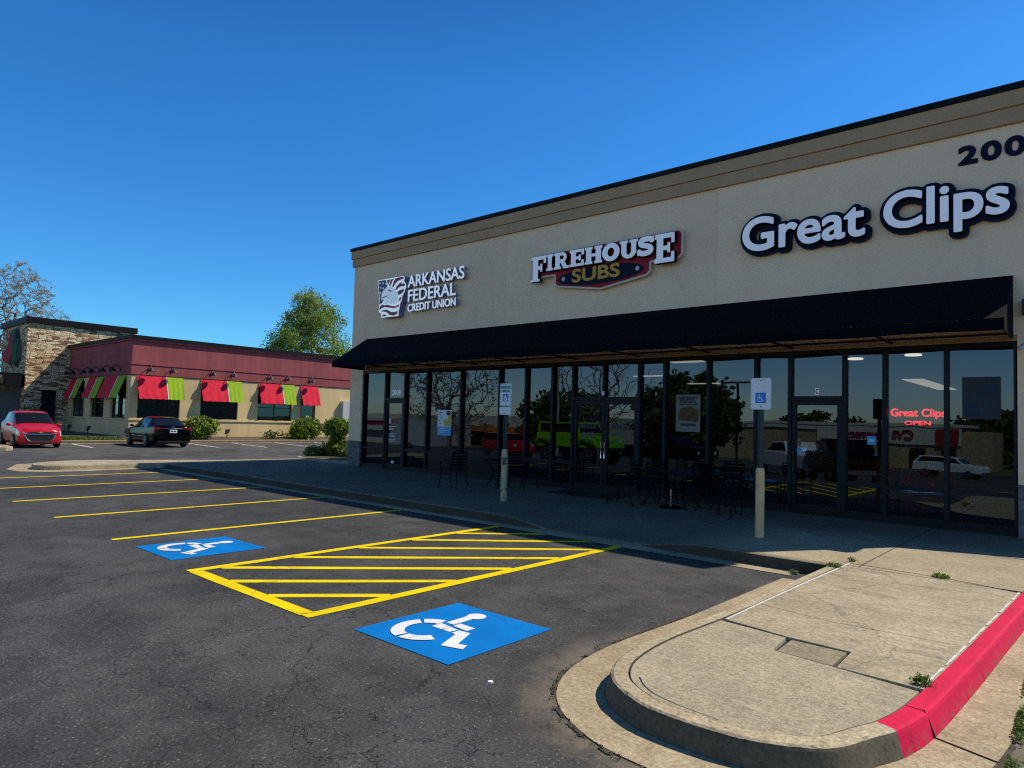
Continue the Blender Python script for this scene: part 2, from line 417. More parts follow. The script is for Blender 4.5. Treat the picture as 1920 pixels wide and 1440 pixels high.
def m_glass(name, tint=(.16,.17,.18), gain=1.7, base=.012, wav=.0014):
    m, nt, p, N, L = newmat(name)
    N.remove(p)
    out = N['Material Output']
    co = coords(N)
    ge = N.new('ShaderNodeNewGeometry')
    dt = N.new('ShaderNodeVectorMath'); dt.operation = 'DOT_PRODUCT'; L.new(ge.outputs['Normal'], dt.inputs[0]); L.new(ge.outputs['Incoming'], dt.inputs[1])
    fc = math_n(N, L, 'SUBTRACT', 1.0, math_n(N, L, 'ABSOLUTE', dt.outputs['Value'], 0))
    sch = math_n(N, L, 'ADD', math_n(N, L, 'MULTIPLY', math_n(N, L, 'POWER', fc, 5.0), .96), .04)
    f = math_n(N, L, 'ADD', math_n(N, L, 'MULTIPLY', sch, gain), base, True)
    t = N.new('ShaderNodeBsdfTransparent'); t.inputs['Color'].default_value = (*tint, 1)
    g = N.new('ShaderNodeBsdfGlossy'); g.inputs['Roughness'].default_value = 0.0; g.inputs['Color'].default_value = (.62,.84,1,1)
    w = noise(N, L, co, .7, 2, .5)
    b = N.new('ShaderNodeBump'); b.inputs['Strength'].default_value = 1.0; b.inputs['Distance'].default_value = wav
    L.new(w.outputs['Fac'], b.inputs['Height']); L.new(b.outputs[0], g.inputs['Normal'])
    mx = N.new('ShaderNodeMixShader'); L.new(f, mx.inputs[0]); L.new(t.outputs[0], mx.inputs[1]); L.new(g.outputs[0], mx.inputs[2])
    L.new(mx.outputs[0], out.inputs['Surface'])
    return m

def m_leaf(name, c1, c2, c3):
    m, nt, p, N, L = newmat(name)
    co = coords(N)
    n = noise(N, L, co, 1.1, 3, .6)
    wn = N.new('ShaderNodeTexWhiteNoise'); L.new(N.new('ShaderNodeNewGeometry').outputs['Random Per Island'], wn.inputs[0]); wn.noise_dimensions = '1D'
    L.new(N['Geometry'].outputs['Random Per Island'], wn.inputs['W'])
    f = math_n(N, L, 'ADD', math_n(N, L, 'MULTIPLY', n.outputs['Fac'], .7), math_n(N, L, 'MULTIPLY', wn.outputs['Value'], .45))
    r = ramp(N, [(.25, c1), (.55, c2), (.9, c3)]); L.new(f, r.inputs[0])
    L.new(r.outputs[0], p.inputs['Base Color'])
    p.inputs['Roughness'].default_value = .55; p.inputs['Specular IOR Level'].default_value = .35
    tr = N.new('ShaderNodeBsdfTranslucent'); L.new(r.outputs[0], tr.inputs['Color'])
    mx = N.new('ShaderNodeMixShader'); mx.inputs[0].default_value = .3
    L.new(p.outputs[0], mx.inputs[1]); L.new(tr.outputs[0], mx.inputs[2]); L.new(mx.outputs[0], N['Material Output'].inputs['Surface'])
    return m

def m_post(name):
    """cream pipe post with paint flaking off"""
    m, nt, p, N, L = newmat(name)
    co = coords(N)
    n = noise(N, L, co, 9, 5, .7, .6); r = ramp(N, [(.55, 0.0), (.58, 1.0)]); L.new(n.outputs['Fac'], r.inputs[0])
    s = noise(N, L, co, 3, 4, .6); r2 = ramp(N, [(.3, (.40,.31,.18)), (.7, (.56,.45,.28))]); L.new(s.outputs['Fac'], r2.inputs[0])
    L.new(mixc(N, L, r.outputs[0], r2.outputs[0], (.05,.035,.025)), p.inputs['Base Color']); p.inputs['Roughness'].default_value = .6
    return m

def m_carpaint(name, c, rough=.28, dust=.15, coat=.28):
    m, nt, p, N, L = newmat(name)
    p.inputs['Base Color'].default_value = (*c, 1); p.inputs['Roughness'].default_value = rough
    p.inputs['Coat Weight'].default_value = coat; p.inputs['Coat Roughness'].default_value = .04; p.inputs['Specular IOR Level'].default_value = .3 if coat > .2 else .10
    co = coords(N)
    n = noise(N, L, co, 3.5, 3, .6); r = ramp(N, [(.3, tuple(x*.86 for x in c)), (.7, tuple(min(1, x*1.08) for x in c))]); L.new(n.outputs['Fac'], r.inputs[0])
    s = N.new('ShaderNodeSeparateXYZ'); L.new(co, s.inputs[0])
    d = ramp(N, [(.15, 1.0), (.55, 0.0)]); L.new(s.outputs[2], d.inputs[0])
    L.new(mixc(N, L, math_n(N, L, 'MULTIPLY', d.outputs[0], dust), r.outputs[0], (.16,.14,.12)), p.inputs['Base Color'])
    return m

M = {}
M['asphalt'] = m_asphalt()
M['grassland'] = plain('grassland', (.07,.10,.03), .95, var=.4, scale=.6)
M['walk'] = m_concrete('sidewalk concrete', sunlit_end=True, c1=(.12,.10,.066), c2=(.175,.147,.10), stain=.45)
M['island'] = m_concrete('island concrete', (.31,.258,.165), (.455,.38,.25), dark=(.13,.105,.065), stain=.55, smudge=True, crack=True)
M['nose'] = m_concrete('exposed aggregate concrete', (.285,.242,.16), (.40,.34,.225), stain=.3, flecks=True, scale=2)
M['kerb'] = m_concrete('kerb concrete', (.30,.24,.145), (.52,.43,.28), dark=(.11,.085,.05), stain=.55, scale=2.2, face_dark=.8)
M['lid'] = m_concrete('utility lid concrete', (.20,.165,.105), (.30,.25,.16), dark=(.10,.075,.045), stain=.7, scale=4)
M['shopkerb'] = m_concrete('shop kerb concrete', (.17,.135,.08), (.30,.245,.155), dark=(.07,.06,.04), stain=.6, scale=2.2, face_dark=.85)  # kerb concrete darkened for the shade along the shops
M['gutter'] = m_concrete('gutter concrete', (.28,.22,.135), (.46,.37,.235), dark=(.15,.105,.055), stain=.6, scale=1.4)
M['joint'] = plain('joint dirt', (.025,.022,.018), .95, var=.4, scale=20)
M['caulk'] = plain('white joint filler', (.62,.60,.55), .8, var=.25, scale=25)
M['yellow'] = m_paint('yellow road paint', (.87,.64,.0), .3)
M['blue'] = m_paint('blue road paint', (.0,.185,.56), .2)
M['white'] = m_paint('white road paint', (.75,.75,.73), .3)
M['redkerb'] = m_paint('red kerb paint', (.68,.013,.066), .12, scuff=True)
M['stucco'] = m_stucco('beige stucco', (.84,.61,.40), .05, .035, panels=True)
M['cornice'] = m_stucco('brown stucco', (.46,.295,.17), .06, .06)
M['cap'] = plain('black metal coping', (.006,.006,.007), .6, 0, spec=.15)
M['block'] = m_brick('grey split face block', [(0, (.13,.125,.12)), (1, (.20,.19,.18))], (.09,.085,.08), .4, .2, .008, .4)
M['alu'] = plain('dark bronze aluminium', (.006,.007,.010), .45, .0, spec=.2, var=.2, scale=3)
M['spandrel'] = plain('black spandrel panel', (.004,.006,.011), .3, spec=.2)
M['glass'] = m_glass('tinted shop glass', gain=1.55, base=.012)
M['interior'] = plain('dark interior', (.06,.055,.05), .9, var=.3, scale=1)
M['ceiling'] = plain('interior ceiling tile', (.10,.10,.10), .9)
M['lampdisc'] = plain('lit ceiling lamp', (.9,.88,.8), .5, emit=((1,.9,.7), 4.5))
M['troffer'] = plain('lit ceiling panel', (.8,.8,.75), .5, emit=((1,.88,.66), 1.6))
M['fabric'] = plain('navy black awning canvas', (.0018,.002,.006), .85, var=.25, scale=1.5, spec=.08, bump=.15, bscale=25)
M['ribs'] = plain('black awning frame steel', (.012,.012,.012), .5, .4)
M['steel'] = plain('galvanised steel', (.22,.25,.24), .45, .7, var=.25, scale=12)
M['greenpost'] = plain('dark green steel post', (.03,.05,.045), .5, .3, var=.3, scale=15)
M['post'] = m_post('flaking cream post paint')
M['post2'] = plain('cream painted post', (.66,.44,.20), .6, var=.18, scale=5)
M['signwhite'] = plain('white sign sheet', (.72,.73,.74), .45, var=.08, scale=12)
M['signblue'] = plain('sign blue', (.02,.16,.55), .45)
M['signgreen'] = plain('sign green', (.02,.22,.16), .5)
M['letterwhite'] = plain('white acrylic face', (.86,.86,.90), .4, spec=.3, emit=((.8,.85,1.0), .10))  # slight glow added to brighten the white faces in shade
M['litwhite'] = plain('backlit white letter face', (.86,.87,.90), .4, spec=.3, emit=((.85,.93,1.0), .32))
M['letterreturn'] = plain('black letter return', (.003,.003,.006), .55, spec=.12)
M['navy'] = plain('navy sign backing', (.003,.007,.026), .55, spec=.12)
M['acureturn'] = plain('blue violet letter return', (.20,.21,.38), .5, spec=.2)
M['flagblue'] = plain('flag blue', (.012,.015,.09), .4)
M['flagred'] = plain('flag dark red', (.20,.010,.025), .4)
M['eagle'] = plain('pale grey blue', (.62,.70,.76), .4, spec=.2)
M['eaglelit'] = plain('backlit pale blue', (.62,.72,.80), .4, spec=.2, emit=((.75,.9,1.0), .22))
M['firered'] = plain('sign dark red', (.30,.014,.024), .5, spec=.15)
M['firecream'] = plain('sign cream edge', (.62,.50,.40), .4)
M['gold'] = plain('gold sign letters', (.58,.33,.06), .5, spec=.15)
M['bolt'] = plain('grey bolt', (.35,.36,.37), .4, .4)
M['neon'] = plain('lit red neon', (.9,.02,.05), .4, emit=((1,.02,.045), 9.0))
M['blackmetal'] = plain('black patio furniture steel', (.003,.003,.006), .5, 0, spec=.07)
M['black'] = plain('black plastic', (.008,.008,.009), .5)
M['chrome'] = plain('chrome', (.75,.75,.76), .12, 1)
M['tyre'] = plain('tyre rubber', (.014,.014,.014), .85, bump=.2)
M['rim'] = plain('alloy rim', (.32,.33,.34), .3, .8)
M['carglass'] = plain('car glass', (.008,.010,.012), .04, spec=.6)
M['lens'] = plain('clear lamp lens', (.45,.47,.50), .08, spec=.8)
M['redlens'] = plain('red lamp lens', (.30,.008,.010), .12, spec=.8)
M['plate'] = plain('licence plate', (.72,.73,.75), .4)
M['bowtie'] = plain('gold badge', (.65,.42,.08), .25, .6)
M['carred'] = m_carpaint('red car paint', (.52,.006,.014))
M['carblack'] = m_carpaint('black car paint', (.002,.002,.003), .16, .02, .08)
M['carlime'] = m_carpaint('lime car paint', (.20,.52,.015))
M['carwhite'] = m_carpaint('white car paint', (.72,.72,.72))
M['stone'] = m_ledge('stacked stone veneer')
M['redstucco'] = m_stucco('dark red stucco', (.31,.078,.080), .14, .22)
M['tan'] = m_stucco('tan stucco', (.64,.475,.235), .08, .12)
M['redcloth'] = plain('red awning cloth', (.60,.016,.040), .8, var=.15, scale=5, spec=.2)
M['greencloth'] = plain('green awning cloth', (.25,.40,.015), .8, var=.12, scale=5, spec=.2)
M['whitecloth'] = plain('white awning lining', (.7,.68,.62), .8)
M['darkglass'] = m_glass('dark restaurant glass', (.03,.03,.035), 1.5, .01)
M['pepperred'] = plain('pepper red', (.34,.020,.045), .7, spec=.06)
M['peppergreen'] = plain('pepper green', (.012,.10,.035), .7, spec=.06)
M['peppergrey'] = plain('pepper outline grey', (.10,.13,.13), .7, spec=.06)
M['twig'] = plain('pale grey bark', (.20,.165,.13), .9, var=.3, scale=9)
M['bark'] = plain('bark', (.075,.055,.042), .9, var=.35, scale=9, bump=.5)
M['mulch'] = plain('mulch soil', (.085,.06,.04), .95, var=.45, scale=9, bump=.6)
M['soil'] = plain('dark gutter soil', (.060,.050,.028), .95, var=.5, scale=14, bump=.5)
M['grass'] = m_leaf('grass', (.05,.09,.012), (.10,.16,.02), (.18,.22,.05))
M['leaf'] = m_leaf('spring leaves', (.09,.15,.022), (.22,.31,.045), (.42,.50,.10))
M['budleaf'] = m_leaf('budding leaves', (.17,.155,.105), (.31,.285,.20), (.46,.43,.33))
M['shrub'] = m_leaf('shrub leaves', (.05,.10,.012), (.14,.23,.022), (.34,.42,.05))
M['shrub2'] = m_leaf('variegated leaves', (.05,.09,.02), (.20,.25,.06), (.50,.48,.22))
M['darkleaf'] = m_leaf('dark green leaves', (.028,.055,.012), (.06,.105,.02), (.12,.18,.035))
M['brick'] = m_brick('tan brick', [(0, (.30,.20,.11)), (1, (.42,.30,.17))], (.32,.28,.22), .4, .15, .01, .2)
M['cream'] = plain('cream fascia', (.55,.50,.40), .8)
M['orange'] = plain('orange fascia', (.70,.16,.02), .6)
M['sillwhite'] = plain('grey metal box', (.45,.46,.45), .5)
M['postblue'] = plain('poster blue', (.05,.30,.62), .5)
M['postwhite'] = plain('poster white', (.62,.64,.66), .5)
M['postyellow'] = plain('poster yellow', (.50,.38,.05), .5)
M['paper'] = plain('dim paper', (.20,.19,.165), .8, spec=.1)
M['dimblue'] = plain('dim blue grey paper', (.042,.052,.060), .8, spec=.1)
M['dimblue2'] = plain('dimmer blue paper', (.030,.048,.068), .8, spec=.1)
M['bread'] = plain('poster brown', (.11,.06,.03), .8, var=.5, scale=14, spec=.1)
M['contrail'] = plain('concrete pole', (.35,.33,.30), .8)

# ------------------------------------------------------------------ signed distance shapes (letters, emblems)
def loop_segs(pts):
    p = np.array(pts, float)
    return np.stack([p, np.roll(p, -1, 0)], 1)

def text_segs(s, bold_spacing=1.0):
    cu = bpy.data.curves.new('tmp', 'FONT'); cu.body = s; cu.space_character = bold_spacing; cu.resolution_u = 6
    o = bpy.data.objects.new('tmp', cu); COL.objects.link(o)
    dg = bpy.context.evaluated_depsgraph_get(); dg.update()
    me = bpy.data.meshes.new_from_object(o.evaluated_get(dg))
    cnt = {}
    for p in me.polygons:
        vs = list(p.vertices)
        for i in range(len(vs)):
            e = tuple(sorted((vs[i], vs[(i+1) % len(vs)]))); cnt[e] = cnt.get(e, 0)+1
    co = [v.co for v in me.vertices]
    segs = np.array([[co[a][:2], co[b][:2]] for (a, b), c in cnt.items() if c == 1], float)
    bpy.data.objects.remove(o); bpy.data.curves.remove(cu); bpy.data.meshes.remove(me)
    return segs

def fit(segs, x0, x1, z0, z1, base=None):
    """scale so the outline's box fills x0..x1 by z0..z1"""
    lo = segs.reshape(-1, 2).min(0); hi = segs.reshape(-1, 2).max(0)
    return (segs-lo)/(hi-lo)*np.array([x1-x0, z1-z0])+np.array([x0, z0])

def sd(segs, P, R=0.0):
    """signed distance (negative inside) of points P to even-odd outline, grown by R"""
    out = np.empty(len(P))
    a = segs[:, 0]; d = segs[:, 1]-a; dd = (d*d).sum(1)+1e-12
    for i in range(0, len(P), 4000):
        p = P[i:i+4000]
        ap = p[:, None]-a[None]
        t = np.clip((ap*d).sum(2)/dd, 0, 1)
        q = ap-t[..., None]*d
        dist = np.sqrt((q*q).sum(2).min(1))
        y = p[:, 1:2]; c = (a[None, :, 1] > y) != (segs[None, :, 1, 1] > y)
        with np.errstate(divide='ignore', invalid='ignore'):
            xi = a[None, :, 0]+(y-a[None, :, 1])*d[None, :, 0]/d[None, :, 1]
        ins = (np.where(c, xi > p[:, 0:1], False).sum(1) % 2) == 1
        out[i:i+4000] = np.where(ins, -dist, dist)
    return out-R

def sd_cap(pts, r, P):
    out = np.full(len(P), 9e9)
    for (a, b) in zip(pts[:-1], pts[1:]):
        a = np.array(a); d = np.array(b)-a
        t = np.clip(((P-a)@d)/(d@d+1e-12), 0, 1)
        out = np.minimum(out, np.linalg.norm(P-a-t[:, None]*d, axis=1))
    return out-r

def sdf_mesh(fn, x0, x1, z0, z1, res, front, back, to3=None, thick=True):
    """mesh of the region fn<0: front sheet at 'front', walls to 'back'. to3(u,v,d) places it."""
    to3 = to3 or (lambda u, v, d: (u, d, v))
    nx = int((x1-x0)/res)+2; nz = int((z1-z0)/res)+2
    X = x0+res*np.arange(nx); Z = z0+res*np.arange(nz)
    G = np.stack(np.meshgrid(X, Z, indexing='ij'), -1).reshape(-1, 2)
    F = fn(G).reshape(nx, nz); F[np.abs(F) < res*.02] = res*.02
    mb = MB(); idx = {}
    def vert(key, u, v):
        if key not in idx:
            idx[key] = len(mb.v); mb.v.append(to3(u, v, front))
        return idx[key]
    edges = {}
    for i in range(nx-1):
        for j in range(nz-1):
            q = [(i, j), (i+1, j), (i+1, j+1), (i, j+1)]
            f = [F[a] for a in q]
            if min(f) >= 0: continue
            poly = []
            for k in range(4):
                a, b = q[k], q[(k+1) % 4]; fa, fb = f[k], f[(k+1) % 4]
                if fa < 0: poly.append(vert(a, X[a[0]], Z[a[1]]))
                if (fa < 0) != (fb < 0):
                    t = fa/(fa-fb)
                    poly.append(vert((min(a, b), max(a, b)), X[a[0]]+t*(X[b[0]]-X[a[0]]), Z[a[1]]+t*(Z[b[1]]-Z[a[1]])))
            if len(poly) >= 3:
                mb.f.append(tuple(poly))
                for k in range(len(poly)):
                    e = (poly[k], poly[(k+1) % len(poly)])
                    if (e[1], e[0]) in edges: del edges[(e[1], e[0])]
                    else: edges[e] = 1
    if thick:
        inv = {}
        uv = {}
        for key, n in idx.items(): inv[n] = key
        back_of = {}
        def bk(n):
            if n not in back_of:
                p = mb.v[n]
                key = inv[n]
                if isinstance(key[0], tuple):
                    a, b = key; fa, fb = F[a], F[b]; t = fa/(fa-fb)
                    u = X[a[0]]+t*(X[b[0]]-X[a[0]]); v = Z[a[1]]+t*(Z[b[1]]-Z[a[1]])
                else: u, v = X[key[0]], Z[key[1]]
                back_of[n] = len(mb.v); mb.v.append(to3(u, v, back))
            return back_of[n]
        for (a, b) in list(edges):
            mb.f.append((b, a, bk(a), bk(b)))
    return mb

def ellipse(cx, cz, rx, rz, n=40, a0=0, a1=2*PI):
    return [(cx+rx*math.cos(a0+(a1-a0)*k/n), cz+rz*math.sin(a0+(a1-a0)*k/n)) for k in range(n if abs(a1-a0-2*PI) < 1e-6 else n+1)]

def text_obj(s, box, y, thick, mat, parent, name='lettering', R=0.0, res=.012, spacing=1.0, to3=None):
    sg = fit(text_segs(s, spacing), *box)
    m = R+res*2
    return sdf_mesh(lambda P: sd(sg, P, R), box[0]-m, box[1]+m, box[2]-m, box[3]+m, res, y, y+thick, to3).build(name, mat, parent, fixn=True)

# ------------------------------------------------------------------ camera, sky, sun
cam = bpy.data.cameras.new('camera'); camo = bpy.data.objects.new('camera', cam); COL.objects.link(camo)
CP = Vector((16.1488, -14.1883, 1.8433))
YAW, PITCH, ROLL = -.7230, .0465, .0278
fwd = Vector((math.sin(YAW)*math.cos(PITCH), math.cos(YAW)*math.cos(PITCH), math.sin(PITCH)))
r0 = Vector((math.cos(YAW), -math.sin(YAW), 0)); u0 = r0.cross(fwd)
rt = r0*math.cos(ROLL)+u0*math.sin(ROLL); upv = -r0*math.sin(ROLL)+u0*math.cos(ROLL)
camo.matrix_world = Matrix(((rt.x, upv.x, -fwd.x, CP.x), (rt.y, upv.y, -fwd.y, CP.y), (rt.z, upv.z, -fwd.z, CP.z), (0, 0, 0, 1)))
cam.sensor_width = 36; cam.lens = 1263.54*36/1920
cam.shift_x = -2.62/1920; cam.shift_y = 11.52/1920
cam.clip_end = 3000; cam.clip_start = .05
sc.camera = camo

SUN = Vector((.446, .72, 1.0)).normalized()
w = bpy.data.worlds.new('World'); sc.world = w; w.use_nodes = True
wn_ = w.node_tree.nodes; wl = w.node_tree.links
sky = wn_.new('ShaderNodeTexSky'); sky.sky_type = 'NISHITA'; sky.sun_disc = False
sky.sun_elevation = math.asin(SUN.z); sky.sun_rotation = math.atan2(SUN.x, SUN.y)
sky.altitude = 100; sky.air_density = 1.0; sky.dust_density = 0.25; sky.ozone_density = 3.0
hs = wn_.new('ShaderNodeHueSaturation'); hs.inputs['Saturation'].default_value = 1.25; hs.inputs['Hue'].default_value = .5
wl.new(sky.outputs[0], hs.inputs['Color'])
# deep blue sunward; brighter sky added opposite, to light the shaded wall
tc_ = wn_.new('ShaderNodeTexCoord'); sx_ = wn_.new('ShaderNodeSeparateXYZ'); wl.new(tc_.outputs['Generated'], sx_.inputs[0])
mr_ = wn_.new('ShaderNodeMapRange'); mr_.interpolation_type = 'SMOOTHSTEP'
mr_.inputs['From Min'].default_value = .05; mr_.inputs['From Max'].default_value = -.75
wl.new(sx_.outputs[1], mr_.inputs['Value'])
tint = mixc(wn_, wl, mr_.outputs[0], (.44, .97, 1.27), (1.34, 1.38, 1.50))
zr_ = ramp(wn_, [(.45, 1.0), (.62, .72), (.85, .30), (1.0, .22)]); wl.new(sx_.outputs[2], zr_.inputs[0])   # zenith above the view darkened to cut sky fill on the ground
tint = mixc(wn_, wl, 1.0, tint, zr_.outputs[0], 'MULTIPLY')
wl.new(mixc(wn_, wl, 1.0, hs.outputs[0], tint, 'MULTIPLY'), wn_['Background'].inputs['Color'])
wn_['Background'].inputs['Strength'].default_value = .125
sl = bpy.data.lights.new('sun', 'SUN'); sl.energy = 5.0; sl.angle = math.radians(.53); sl.color = (1.0, .91, .77)
so = bpy.data.objects.new('sun', sl); COL.objects.link(so); so.rotation_euler = (-SUN).to_track_quat('-Z', 'Y').to_euler()
so.location = (0, 0, 40)
sc.view_settings.view_transform = 'Standard'; sc.view_settings.look = 'None'; sc.view_settings.exposure = 0
sc.cycles.max_bounces = 8; sc.cycles.transparent_max_bounces = 12
sc.cycles.use_denoising = False; sc.cycles.sample_clamp_indirect = 1.0; sc.cycles.filter_width = 1.15

# ------------------------------------------------------------------ ground and parking lot
def gz(x, y):
    P = [(-11.8, 0), (-18, -.5), (-25, -.95), (-90, -3.0)]
    if y >= P[0][0]: z = 0
    elif y <= P[-1][0]: z = P[-1][1]
    else:
        for (a, za), (b, zb) in zip(P[:-1], P[1:]):
            if b <= y <= a: z = za+(zb-za)*(a-y)/(a-b); break
    return z+.10*max(0, min(1, (-12-x)/6))

def grid(xs, ys, zf):
    mb = MB(); nx, ny = len(xs), len(ys)
    mb.v = [(x, y, zf(x, y)) for x in xs for y in ys]
    mb.f = [(i*ny+j, (i+1)*ny+j, (i+1)*ny+j+1, i*ny+j+1) for i in range(nx-1) for j in range(ny-1)]
    return mb
def fr(a, b, n): return [a+(b-a)*k/n for k in range(n+1)]
gx = [-900, -400, -200, -120, -80, -50, -18, -12, 0, 20, 50, 80, 120, 200, 400, 900]
gy = [-900, -400, -200, -120, -90, -58, -25, -18, -11.8, 0, 20, 50, 100, 200, 400, 900]
grid(gx, gy, lambda x, y: gz(x, y)-.06).build('ground', M['grassland'], kind='structure')
ly = [-75, -58, -40, -25, -18, -15, -11.8, -8, 0, 10, 20, 30, 45]
lot = grid(fr(-70, 50, 60), ly, gz).build('parking_lot', M['asphalt'], kind='structure')

def strip(mb, a, b, w, z):
    a = Vector((a[0], a[1], 0)); b = Vector((b[0], b[1], 0)); d = (b-a).normalized(); n = Vector((-d.y, d.x, 0))*(w/2)
    k = max(2, int((b-a).length/.5)); L, R = [], []
    for i in range(k+1):
        p = a+(b-a)*(i/k); j = n*(1+rnd.uniform(-.05, .05)); s = n*rnd.uniform(-.05, .05)
        L.append(p+j+s); R.append(p-j+s)
    for i in range(k):
        q = [L[i], L[i+1], R[i+1], R[i]]
        mb.poly([(v.x, v.y, gz(v.x, v.y)+z) for v in q])
    return mb
# five stall lines
for i in range(5):
    x = -5.477+2.74*i
    strip(MB(), (x, -10.66), (x, -5.18), .118, .005).build('stall_line', M['yellow'], lot)
hz = MB()
strip(hz, (8.13, -10.71), (8.13, -5.14), .14, .006)
strip(hz, (10.60, -10.71), (10.60, -5.18), .14, .006)
strip(hz, (8.19, -10.65), (10.54, -10.65), .15, .006)
for a, b in (((9.712,-10.59),(10.54,-9.679)), ((8.882,-10.59),(10.54,-8.732)), ((8.19,-10.33),(10.54,-7.767)), ((8.19,-9.393),(10.54,-6.784)),
             ((8.19,-8.372),(10.54,-5.835)), ((8.19,-7.40),(10.301,-5.156)), ((8.19,-6.46),(9.408,-5.151))):
    strip(hz, a, b, .125, .004)
hz.build('hatched_zone', M['yellow'], lot)

ISA = dict(thigh=[(.335,.434),(.333,.531),(.54,.504),(.526,.433)],
           torso=[(.346,.565),(.335,.80),(.42,.80),(.428,.567)],
           arm=[(.446,.545),(.44,.619),(.605,.615),(.604,.53)],
           leg=[(.557,.428),(.556,.501),(.66,.512),(.763,.3),(.832,.319),(.866,.247),(.701,.199),(.60,.425)])
def arc_poly(c, ro, ri, a0, a1, n=14):
    o = [(c[0]+ro*math.cos(math.radians(a0+(a1-a0)*k/n)), c[1]+ro*math.sin(math.radians(a0+(a1-a0)*k/n))) for k in range(n+1)]
    i = [(c[0]+ri*math.cos(math.radians(a1+(a0-a1)*k/n)), c[1]+ri*math.sin(math.radians(a1+(a0-a1)*k/n))) for k in range(n+1)]
    return o+i
ISA_ALL = list(ISA.values())+[ellipse(.395, .83, .078, .072, 24)]+[arc_poly((.362, .352), .245, .148, a, b) for a, b in ((101, 143), (150, 262), (270, 335))]
for (x, y, a, b) in ((11.225, -10.612, 1.19, 1.253), (6.213, -10.608, 1.19, 1.253)):
    q = MB().poly([(x, y, .005), (x+a, y, .005), (x+a, y+b, .005), (x, y+b, .005)]).build('accessible_square', M['blue'], lot)
    mb = MB()
    for k, p in enumerate(ISA_ALL):
        mb.poly([(x+a*u, y+b*v, .009+k*.0004) for u, v in p])
    mb.build('wheelchair_symbol', M['white'], q)
# white stall lines by the restaurant
for a, b in (((-23.4,-3.3),(-18.9,-3.6)), ((-23.4,-.5),(-18.4,-.9)), ((-23.4,2.4),(-17.9,1.8)), ((-23.4,5.0),(-17.5,4.2)), ((-23.4,7.8),(-16.9,6.75)), ((-23.4,10.6),(-17,9.4))):
    strip(MB(), a, b, .12, .006).build('stall_line', M['white'], lot)

# ------------------------------------------------------------------ sidewalk along the shops, with a dropped kerb at the hatched zone
def rampf(x):
    s = lambda t: max(0, min(1, t))**2*(3-2*max(0, min(1, t)))
    return s((x-7.9)/1.2)*(1-s((x-10.55)/1.25))
def walk_z(x, y):
    t = max(0, min(1, (-y-3.2)/1.75))
    return .15-.14*rampf(x)*t*t*(3-2*t)
xs = sorted(set(fr(-7.0, 7.0, 14)+fr(7.0, 12.5, 40)+fr(12.5, 15.5, 6)))
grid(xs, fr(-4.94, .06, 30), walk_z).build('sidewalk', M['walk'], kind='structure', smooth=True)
kb = MB(); prof = []
for x in sorted(set(fr(-6.9, 7.0, 20)+fr(7.0, 12.5, 44)+fr(12.5, 13.5, 3))):
    z = walk_z(x, -4.95)
    yy = -5.10+.06*rampf(x)
    prof.append([(x, -4.94, z+.002), (x, yy+.03, z+.002), (x, yy+.008, z-.008), (x, yy, z-.03 if z > .05 else z*.5), (x, yy-.015, 0.0)])
for a, b in zip(prof[:-1], prof[1:]):
    for k in range(4): kb.poly([a[k], b[k], b[k+1], a[k+1]])
kb.build('kerb', M['shopkerb'], kind='structure', smooth=False)
gt = MB()
for x0, x1 in ((-6.6, -2.1), (-2.085, 2.4), (2.415, 6.9), (6.915, 11.4), (11.415, 13.12)):
    gt.poly([(x0, -5.09, .006), (x1, -5.09, .006), (x1, -5.42, .007), (x0, -5.42, .007)])
gt.build('gutter', M['gutter'], kind='structure')
jt = MB()
for x in (-4.2, -1.2, 1.8, 4.8, 7.6, 10.9, 13.8):
    jt.box(x-.006, x+.006, -4.9, -.05, .1512, .1532) if not 7.2 < x < 12.3 else jt.box(x-.006, x+.006, -3.15, -.05, .1512, .1532)
for x0, x1 in ((-6.9, 7.6), (12.4, 15.4)): jt.box(x0, x1, -2.556, -2.544, .1512, .1528)
jt.build('sidewalk_joint', M['joint'], kind='structure')

# far peninsula at the west end and the apron beyond it
pen = [(-7.36,-5.3),(-7.36,-5.74),(-7.37,-6.5),(-7.39,-7.23),(-7.45,-7.9),(-7.62,-8.28),(-8.0,-8.45),(-8.57,-8.36),(-9.0,-8.12),(-9.35,-7.7),(-9.65,-7.2),(-9.76,-6.79),(-9.6,-6.0),(-9.15,-5.0),(-8.6,-3.6),(-8.22,-2.9),(-8.0,-1.2),(-7.9,.3),(-7.0,.9),(-6.0,1.4),(-4.6,1.6),(-4.6,-.2),(-6.98,-.2),(-6.98,-4.9),(-7.0,-5.25)]
MB().prism(pen, 'z', -.02, .149).build('peninsula', M['island'], kind='structure', bevel=.02)
apr = [(-7.0,-5.3),(-6.8,-7.3),(-6.9,-8.3),(-7.5,-8.95),(-8.5,-9.0),(-10.5,-8.3),(-10.9,-7),(-10,-4.5),(-9,-2),(-8.6,.2),(-8.3,1),(-6,2),(-6,0),(-7.2,-.2)]
apron = MB().poly([(x, y, .008) for x, y in apr]).build('concrete_apron', M['gutter'], kind='structure')

